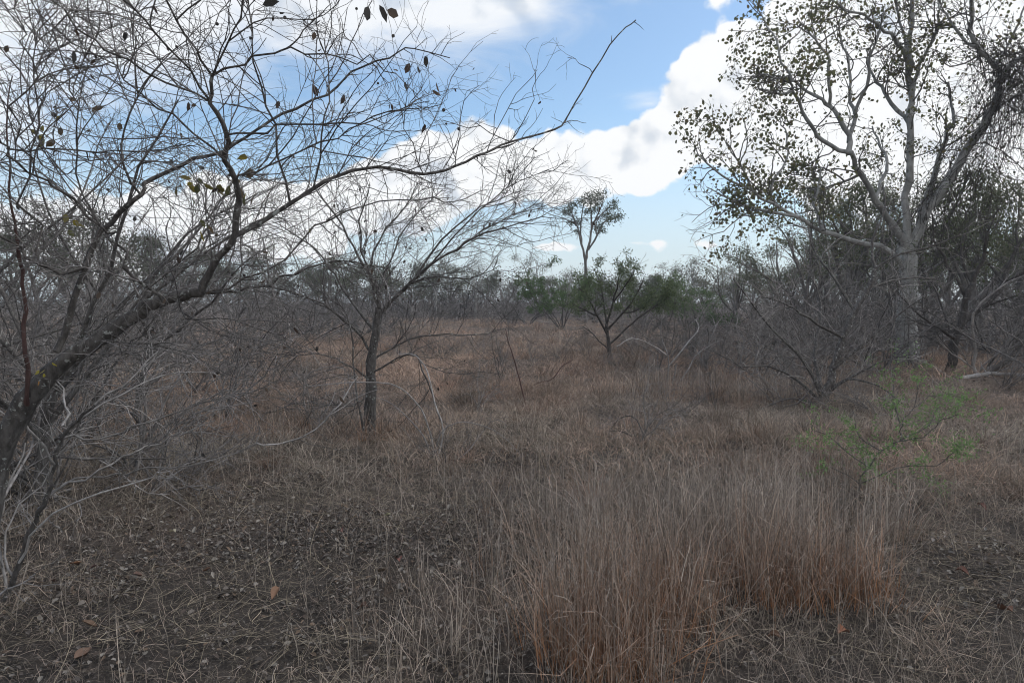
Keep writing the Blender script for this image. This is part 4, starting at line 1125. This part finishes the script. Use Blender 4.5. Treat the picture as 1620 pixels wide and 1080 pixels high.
# ================================================================== grass and litter
def blade_arrays(B, Ht, lean, laz, width, c0, c1, nr):
    """bent, kinked and sometimes snapped blades: four joints each, the direction turning at every joint"""
    n = len(B); K = 4
    th = np.clip(lean * .35 + nr.normal(size=n) * .08, -.3, 1.52)
    az_ = laz.copy()
    fa = nr.uniform(0, 2 * np.pi, n)
    Sd = np.stack([np.cos(fa), np.sin(fa), nr.normal(size=n) * .25], 1)
    snap = np.where(nr.uniform(0, 1, n) < .22, nr.randint(1, K, n), 99)
    flat = lean > 3.6                                   # lying straws: length is lean * height
    Lt = np.where(flat, Ht * lean, Ht * (1 + .12 * lean))
    th = np.where(flat, 1.45, th)
    p = B.copy(); rows, colsv = [], []
    for i in range(K + 1):
        t = i / K
        cc = c0 * (1 - t ** .8) + c1 * t ** .8
        if i < K:
            w = (width * (1 - .4 * t))[:, None] * .5
            rows += [p - Sd * w, p + Sd * w]; colsv += [cc, cc]
            d = np.stack([np.cos(az_) * np.sin(th), np.sin(az_) * np.sin(th), np.cos(th)], 1)
            p = p + d * (Lt / K)[:, None]
            p[:, 2] = np.maximum(p[:, 2], B[:, 2] + .004)
            th = th + np.where(flat, nr.normal(size=n) * .12, lean * .22 + nr.normal(size=n) * (.10 + .17 * np.minimum(lean, 1.6))) + np.where(snap == i + 1, nr.uniform(.6, 1.9, n), 0)
            az_ = az_ + nr.normal(size=n) * .35
        else:
            rows.append(p); colsv.append(cc)
    V = np.stack(rows, 1).reshape(-1, 3); C = np.stack(colsv, 1).reshape(-1, 3)
    b = np.arange(n)[:, None] * 9
    f = np.concatenate([b + np.array([[2 * i, 2 * i + 1, 2 * i + 3, 2 * i + 2]]) for i in range(3)] + [b + np.array([[6, 7, 8]])], 1)
    sizes = np.tile(np.array([4, 4, 4, 3]), n)
    return V, f.ravel(), sizes, C


def wedge(n, y0, y1, nr, pw=1.0):
    """uniform points over the ground in view (with a margin)"""
    y = np.sqrt(nr.uniform(y0 ** 2, y1 ** 2, n)) if pw == 1 else y0 + (y1 - y0) * nr.uniform(0, 1, n) ** pw
    x = nr.uniform(-.92, .92, n) * (y + .6)
    return x, y


def tuss_field(nr, cx, cy, per, spread, Hm, wid, cb, ct, lean_m=.55, lean0=0.0, dome=0.0):
    """grass tussocks: blades fan outward from each centre"""
    n = len(cx)
    cnt = nr.poisson(per, n) if np.isscalar(per) else nr.poisson(per)
    idx = np.repeat(np.arange(n), cnt)
    N = len(idx)
    ang = nr.uniform(0, 2 * np.pi, N); rr = np.abs(nr.normal(size=N)) * spread[idx]
    x = cx[idx] + np.cos(ang) * rr; y = cy[idx] + np.sin(ang) * rr
    H = Hm[idx] * nr.uniform(.45, 1.2, N)
    lean = np.abs(nr.normal(size=N)) * lean_m * (.5 + rr / (spread[idx] + 1e-6) * .5)
    lean = lean + lean0 + dome * rr / (spread[idx] + 1e-6)
    H = H * (1 - .25 * np.clip(dome, 0, 1) * np.clip(rr / (spread[idx] + 1e-6), 0, 1.5))
    lean = np.clip(lean, 0, 3.2)
    laz = ang + nr.normal(size=N) * .7
    B = np.stack([x, y, hgt(x, y) - .02], 1)
    tv = nr.uniform(.6, 1.3, (n, 1))[idx] * nr.uniform(.4, 1.6, (N, 1))
    return B, H, lean, laz, np.full(N, 1.0) * wid * nr.uniform(.6, 1.3, N), np.clip(cb[idx] * tv, 0, 1), np.clip(ct[idx] * tv, 0, 1)


def emit(name, chunks, label, nr, cat='grass'):
    B, H, le, la, w, c0, c1 = [np.concatenate(z) for z in zip(*chunks)]
    V, f, s_, C = blade_arrays(B, H, le, la, w, c0, c1, nr)
    o_ = link_mesh(name, V, f, s_, M_GRASS, None, C, None, smooth=False)
    return tag(o_, label, cat, None, 'stuff')


RED = np.array([0.36, 0.240, 0.182]); GREYB = np.array([0.325, 0.278, 0.235]); STRAW = np.array([0.46, 0.38, 0.275]); DARKGR = np.array([0.13, 0.103, 0.083]); RUST = np.array([0.31, 0.122, 0.036])


def bare_mask(x, y):
    """0 on the open litter patches, 1 where grass stands thick"""
    w_ = (fbm(x * 1.3, y * 1.3, 91, 3) - .5) * 1.6
    a = np.clip(np.exp(-(((x + 1.6) / 1.9) ** 2 + ((y - 4.3) / 2.0) ** 2)) * (1.15 + w_), 0, 1)
    b_ = np.exp(-(((x - 3.0) / .9) ** 2 + ((y - 3.9) / 1.3) ** 2) ** 2)
    c_ = np.exp(-(((x - 9.5) / 2.6) ** 2 + ((y - 12) / 2.5) ** 2) ** 2)
    return 1 - np.clip(a * .95 + b_ * .85 + c_ * .8, 0, .95)


nr = np.random.RandomState(900)
# meadow tussocks
ch = []
for (n, y0, y1, per, sp, hm, wd) in ((900, 2.2, 6.5, 30, .12, .17, .0030), (4200, 6.0, 13, 30, .19, .21, .0045), (6500, 12.5, 26, 24, .28, .24, .0075), (6500, 25, 66, 14, .5, .3, .017)):
    x, y = wedge(n, y0, y1, nr)
    keep = nr.uniform(0, 1, n) < bare_mask(x, y) * np.clip((fbm(x * .45, y * .45, 12, 2) - .22) * 2.2, .12, 1)
    x, y = x[keep], y[keep]
    k1 = fbm(x * .33, y * .33, 21, 3); k2 = np.clip((fbm(x * .8, y * .8, 22, 2) - .25) * 1.9, .05, 1.1)
    redness = np.clip((k1 - .42) * 4 + np.clip((y - 6) / 8, 0, .55), 0, 1)[:, None]
    cb = RED * redness + GREYB * .9 * (1 - redness)
    cb = cb * (.7 + .55 * k2[:, None])
    ct = cb * .62 + STRAW * .50
    H = hm * (.45 + 1.3 * k2) * nr.uniform(.7, 1.3, len(x))
    ch.append(tuss_field(nr, x, y, per, np.full(len(x), sp), H, wd, cb, ct, .6, 1.5))
for (n, y0, y1, sp, hm, wd, per) in ((560, 5.0, 13, .24, .34, .0042, 190), (900, 12, 28, .36, .42, .0075, 130), (700, 27, 60, .6, .5, .015, 60)):
    x, y = wedge(n, y0, y1, nr)
    keep = nr.uniform(0, 1, n) < bare_mask(x, y) * np.clip((fbm(x * .3, y * .3, 55, 2) - .36) * 5, .06, 1); x, y = x[keep], y[keep]
    kk = nr.uniform(0, 1, (len(x), 1))
    cb = (RED * np.array([1.0, .9, .85]) * kk + GREYB * (1 - kk)) * nr.uniform(.35, 1.15, (len(x), 1))
    ch.append(tuss_field(nr, x, y, per, np.full(len(x), sp) * nr.uniform(.6, 1.3, len(x)), hm * nr.uniform(.5, 1.5, len(x)), wd, cb, cb * .75 + STRAW * .27, .5, .5, 1.6))
emit('meadow_grass', ch, 'dry red-brown grass tussocks covering the open meadow', nr)
# matted undergrowth: short tangled blades lying over
ch = []
for (n, y0, y1, h_, wd) in ((42000, 2.1, 6.5, .10, .0022), (56000, 6, 14, .14, .0040), (52000, 13.5, 34, .18, .0085)):
    x, y = wedge(n, y0, y1, nr)
    keep = nr.uniform(0, 1, n) < (.25 + .75 * bare_mask(x, y))
    x, y = x[keep], y[keep]; N = len(x)
    k1 = fbm(x * .4, y * .4, 41, 3)[:, None]
    k1 = np.clip(k1 + np.clip((y[:, None] - 7) / 12, 0, .4), 0, 1); cb = (DARKGR * (1 - k1) + (GREYB * .6 + RED * .4) * k1) * nr.uniform(.35, 1.7, (N, 1))
    B = np.stack([x, y, hgt(x, y)], 1)
    ch.append((B, h_ * nr.uniform(.4, 1.6, N), np.clip(1.2 + np.abs(nr.normal(size=N)) * 1.2, 0, 3.2), nr.uniform(0, 6.28, N), wd * nr.uniform(.6, 1.3, N), cb, cb * 1.1 + STRAW * .06))
for (n, y0, y1, h_, wd) in ((7000, 2.1, 5.0, .30, .0026), (6000, 4.6, 9, .32, .004)):
    x, y = wedge(n, y0, y1, nr)
    keep = nr.uniform(0, 1, n) < (.12 + .88 * bare_mask(x, y)) * np.clip(fbm(x * .8, y * .8, 77, 2) * 2.2 - .4, .1, 1)
    x, y = x[keep], y[keep]; N = len(x)
    cb = GREYB * nr.uniform(.4, 1.8, (N, 1)) * np.array([1.0, .97, .93])
    ch.append((np.stack([x, y, hgt(x, y)], 1), h_ * nr.uniform(.35, 1.5, N), nr.gamma(2.0, .42, N), nr.uniform(0, 6.28, N), wd * nr.uniform(.6, 1.2, N), cb * .8, cb))
emit('matted_grass', ch, 'short matted grey-brown dead grass over the soil', nr)
# tall grey stalks with russet bases
ch = []
def stand(cx, cy, rx, ry, n, h_, per=46):
    a = nr.uniform(0, 6.28, n); r_ = np.sqrt(nr.uniform(0, 1, n))
    x = cx + np.cos(a) * r_ * rx; y = cy + np.sin(a) * r_ * ry
    return x, y
for (cx, cy, rx, ry, n, h_, rust) in ((.42, 3.0, .27, .24, 50, .68, 1.0), (.60, 3.28, .28, .22, 46, .72, 1.0), (.80, 3.55, .28, .2, 24, .68, .8), (1.66, 3.62, .36, .17, 62, .56, 1.0), (1.40, 3.85, .28, .16, 34, .6, .9), (1.0, 4.3, .9, .35, 62, .60, .3), (1.9, 4.6, .8, .4, 50, .52, .2),
        (1.1, 5.1, 1.2, .6, 70, .46, .1), (.2, 4.2, .5, .7, 26, .5, .2), (2.5, 5.6, 1.0, .8, 60, .34, .05), (-.35, 3.3, .45, .6, 14, .40, .1), (3.2, 6.3, 1.4, .8, 60, .30, .05), (.2, 5.6, 1.0, .8, 40, .3, .05), (-.4, 6.6, 1.0, .8, 40, .28, .2),
        (2.8, 11.5, 1.3, .6, 80, .5, .35), (4.3, 10.8, 1.2, .6, 80, .48, .3), (5.2, 11.6, 1.2, .6, 60, .48, .2), (-2.6, 8.6, 1.0, .5, 50, .42, .6), (-1.5, 8.2, .7, .4, 40, .4, .6), (1.6, 8.2, 1.4, .8, 50, .26, .4), (4.4, 8.4, 1.3, .8, 60, .28, .2)):
    x, y = stand(cx, cy, rx, ry, n, h_)
    N = len(x)
    rb = np.clip(rust + nr.normal(size=N) * .25, 0, 1)[:, None]
    cb = RUST * rb + (GREYB * .8) * (1 - rb)
    ct = np.tile(GREYB * .98, (N, 1)) * nr.uniform(.8, 1.15, (N, 1))
    q5 = tuss_field(nr, x, y, 19, np.full(N, .10), h_ * .92 * nr.uniform(.4, 1.2, N), .0036 if cy < 7 else .006, cb, ct, .6 if cy < 4.9 else (.55 if cy > 10 else 1.5))
    ch.append(q5)
    if cy < 6:      # a feathery side stem or two high on each third stalk
        B_, H_, le_, la_, w_, c0_, c1_ = q5
        m_ = nr.uniform(0, 1, len(H_)) < .5
        o_ = np.stack([np.cos(la_) * np.sin(.35 * le_), np.sin(la_) * np.sin(.35 * le_), np.ones(len(H_))], 1) * (H_ * nr.uniform(.35, .8, len(H_)))[:, None]
        nn_ = m_.sum()
        ch.append(((B_ + o_)[m_], H_[m_] * nr.uniform(.12, .3, nn_), nr.uniform(.8, 2.2, nn_), nr.uniform(0, 6.28, nn_), w_[m_] * .6, c1_[m_], c1_[m_] * 1.15))
emit('tall_grass', ch, 'tall upright grass stalks, russet at the base and grey above', nr)
# scattered single pale stalks and fallen straws
ch = []
n = 700
x, y = wedge(n, 2.1, 9, nr)
cb = np.tile(STRAW, (n, 1)) * nr.uniform(.45, 1.25, (n, 1))
ch.append((np.stack([x, y, hgt(x, y) + .005], 1), nr.uniform(.12, .45, n), nr.uniform(.3, 2.2, n), nr.uniform(0, 6.28, n), np.full(n, .0028), cb, cb))
n = 40000
x, y = wedge(n, 2.1, 8, nr)
ok = nr.uniform(0, 1, n) < np.clip((fbm(x * 1.1, y * 1.1, 68, 3) - .34) * 4, .08, 1); x, y = x[ok], y[ok]; n = len(x)
cb = np.tile(STRAW, (n, 1)) * nr.uniform(.2, 1.0, (n, 1)) ** 1.3
ch.append((np.stack([x, y, hgt(x, y) + .015], 1), nr.uniform(.01, .05, n), nr.uniform(4, 9, n), nr.uniform(0, 6.28, n), nr.uniform(.0016, .0034, n), cb, cb))
emit('straw', ch, 'loose pale straws scattered over the grass and litter', nr, 'straw')


def litter():
    n = 38000
    x, y = wedge(n, 2.1, 9.5, nr)
    x2, y2 = nr.normal(size=15000) * 1.2 - 1.3, nr.normal(size=15000) * 1.0 + 4.4
    x3, y3 = nr.normal(size=5000) * .7 + 3.0, nr.normal(size=5000) * .9 + 4.0
    x4, y4 = nr.normal(size=5000) * 2.0 + 9.3, nr.normal(size=5000) * 1.6 + 12.0
    x, y = np.concatenate([x, x2, x3, x4]), np.concatenate([y, y2, y3, y4])
    ok = (y > 2.0) & (nr.uniform(0, 1, len(x)) < np.clip((fbm(x * 1.6, y * 1.6, 66, 3) - .33) * 4.5, .06, 1)); x, y = x[ok], y[ok]; n = len(x)
    a = nr.uniform(0, 6.28, n); ti = nr.normal(size=(n, 2)) * .35
    s_ = (.008 + .026 * nr.uniform(0, 1, n) ** 2.4)[:, None] * (1 + .06 * y[:, None])
    d = np.stack([np.cos(a), np.sin(a), ti[:, 0]], 1); sd_ = np.stack([-np.sin(a), np.cos(a), ti[:, 1]], 1)
    p = np.stack([x, y, hgt(x, y) + nr.uniform(.004, .03, n)], 1)
    up = np.array([0, 0, 1.0])
    ts = [(0, 0), (.3, .8), (.7, .75), (1.0, 0.0), (.7, -.75), (.3, -.8)]
    V = np.stack([p + d * s_ * t + sd_ * s_ * k_ * .32 + up * s_ * abs(k_) * .22 for t, k_ in ts], 1).reshape(-1, 3)
    b_ = np.arange(n)[:, None] * 6
    q_ = np.concatenate([b_ + np.array([[0, 1, 2, 3]]), b_ + np.array([[0, 3, 4, 5]])], 1).reshape(-1, 4)
    C = pick_cols(n, [(.11, .092, .08), (.15, .128, .11), (.19, .168, .148), (.085, .066, .055), (.23, .205, .175), (.14, .10, .072), (.10, .085, .075), (.075, .06, .05)], nr, .3)
    o_ = link_mesh('leaf_litter', V, q_.ravel(), np.full(len(q_), 4), M_LITTER, None, np.repeat(C, 6, 0), None, False)
    tag(o_, 'curled grey-brown dead leaves littering the bare soil', 'leaf litter', None, 'stuff')


litter()


def fallen_leaf(px, py, size, colr_, label, seed, group=None):
    r_ = np.random.RandomState(seed)
    base = ground_px(px, py); size *= .8
    a = r_.uniform(0, 6.28)
    d = np.array([math.cos(a), math.sin(a), .1]); s_ = np.array([-math.sin(a), math.cos(a), .15]); up = np.array([0, 0, 1.0])
    rows = []
    prof = [(0, .02), (.15, .5), (.35, .92), (.6, .95), (.82, .55), (1.0, .02)]
    for t, w in prof:
        for k_ in (-1, -.5, 0, .5, 1):
            rows.append(d * size * t + s_ * size * .3 * w * k_ + up * (size * .26 * w * k_ * k_ + size * .2 * math.sin(t * 3 + seed) + .015 + r_.normal() * size * .012))
    V = np.array(rows)
    q_ = [[i * 5 + j, i * 5 + j + 1, (i + 1) * 5 + j + 1, (i + 1) * 5 + j] for i in range(5) for j in range(4)]
    V2 = V - np.array([0, 0, .0015]); m_ = len(V)
    q_ = q_ + [[m_ + w for w in reversed(f_)] for f_ in q_]
    o_ = link_mesh('fallen_leaf', np.concatenate([V, V2]), np.array(q_).ravel(), np.full(len(q_), 4), M_LITTER, None, np.tile(np.array(colr_), (2 * m_, 1)))
    o_.location = (base.x, base.y, base.z + .02)
    tag(o_, label, 'leaf', group)


OR = (.17, .10, .065)
fallen_leaf(278, 846, .085, (.62, .55, .40), 'cream pale fallen leaf lying alone on the dark leaf litter', 1)
fallen_leaf(618, 823, .075, (.42, .40, .24), 'yellow-green pale fallen leaf near two orange leaves', 2)
fallen_leaf(130, 893, .085, (.22, .11, .06), 'bright orange curled leaf below the bleached dead shrub', 3)
fallen_leaf(320, 910, .07, OR, 'small orange fallen leaf on the black bare soil', 4)
fallen_leaf(430, 962, .095, OR, 'large tan-orange fallen leaf on grey litter', 5)
fallen_leaf(1212, 1020, .085, OR, 'orange fallen leaf under the front edge of the russet grass', 6)
fallen_leaf(1325, 1028, .10, (.27, .12, .07), 'wide brown-orange fallen leaf before the russet grass, among bent straws', 7)
for i, (x_, y_, s_) in enumerate(((155, 905, .06), (210, 920, .07), (118, 1062, .11), (155, 1003, .09), (555, 828, .06), (535, 852, .08), (632, 900, .11), (612, 915, .09), (720, 828, .07), (750, 795, .08), (720, 733, .08), (1560, 823, .10), (1510, 925, .09), (1600, 995, .13), (390, 768, .07), (620, 755, .06), (90, 925, .06), (565, 975, .08))):
    fallen_leaf(x_, y_, s_, (OR[0] * (.7 + .06 * (i % 7)), OR[1] * (.75 + .07 * (i % 5)), OR[2]), 'dull orange fallen leaf lying half buried in grass and litter', 20 + i, 'dull orange fallen leaves')


# thin air: far things fade a little
def haze():
    V = np.array([(x, y, z) for x in (-260, 280) for y in (-70, 150) for z in (-1.2, 13.5)], float)
    Fc = [[0, 1, 3, 2], [4, 6, 7, 5], [0, 4, 5, 1], [2, 3, 7, 6], [0, 2, 6, 4], [1, 5, 7, 3]]
    m_ = bpy.data.materials.new('haze_air'); m_.use_nodes = True
    t = m_.node_tree; t.nodes.clear()
    pv = t.nodes.new('ShaderNodeVolumePrincipled'); ot = t.nodes.new('ShaderNodeOutputMaterial')
    pv.inputs['Color'].default_value = (.93, .95, 1, 1); pv.inputs['Density'].default_value = .0009
    t.links.new(pv.outputs[0], ot.inputs['Volume'])
    o_ = link_mesh('haze', V, np.array(Fc).ravel(), np.full(6, 4), m_, None, None, None, False)
    tag(o_, None, None, None, 'stuff')


haze()
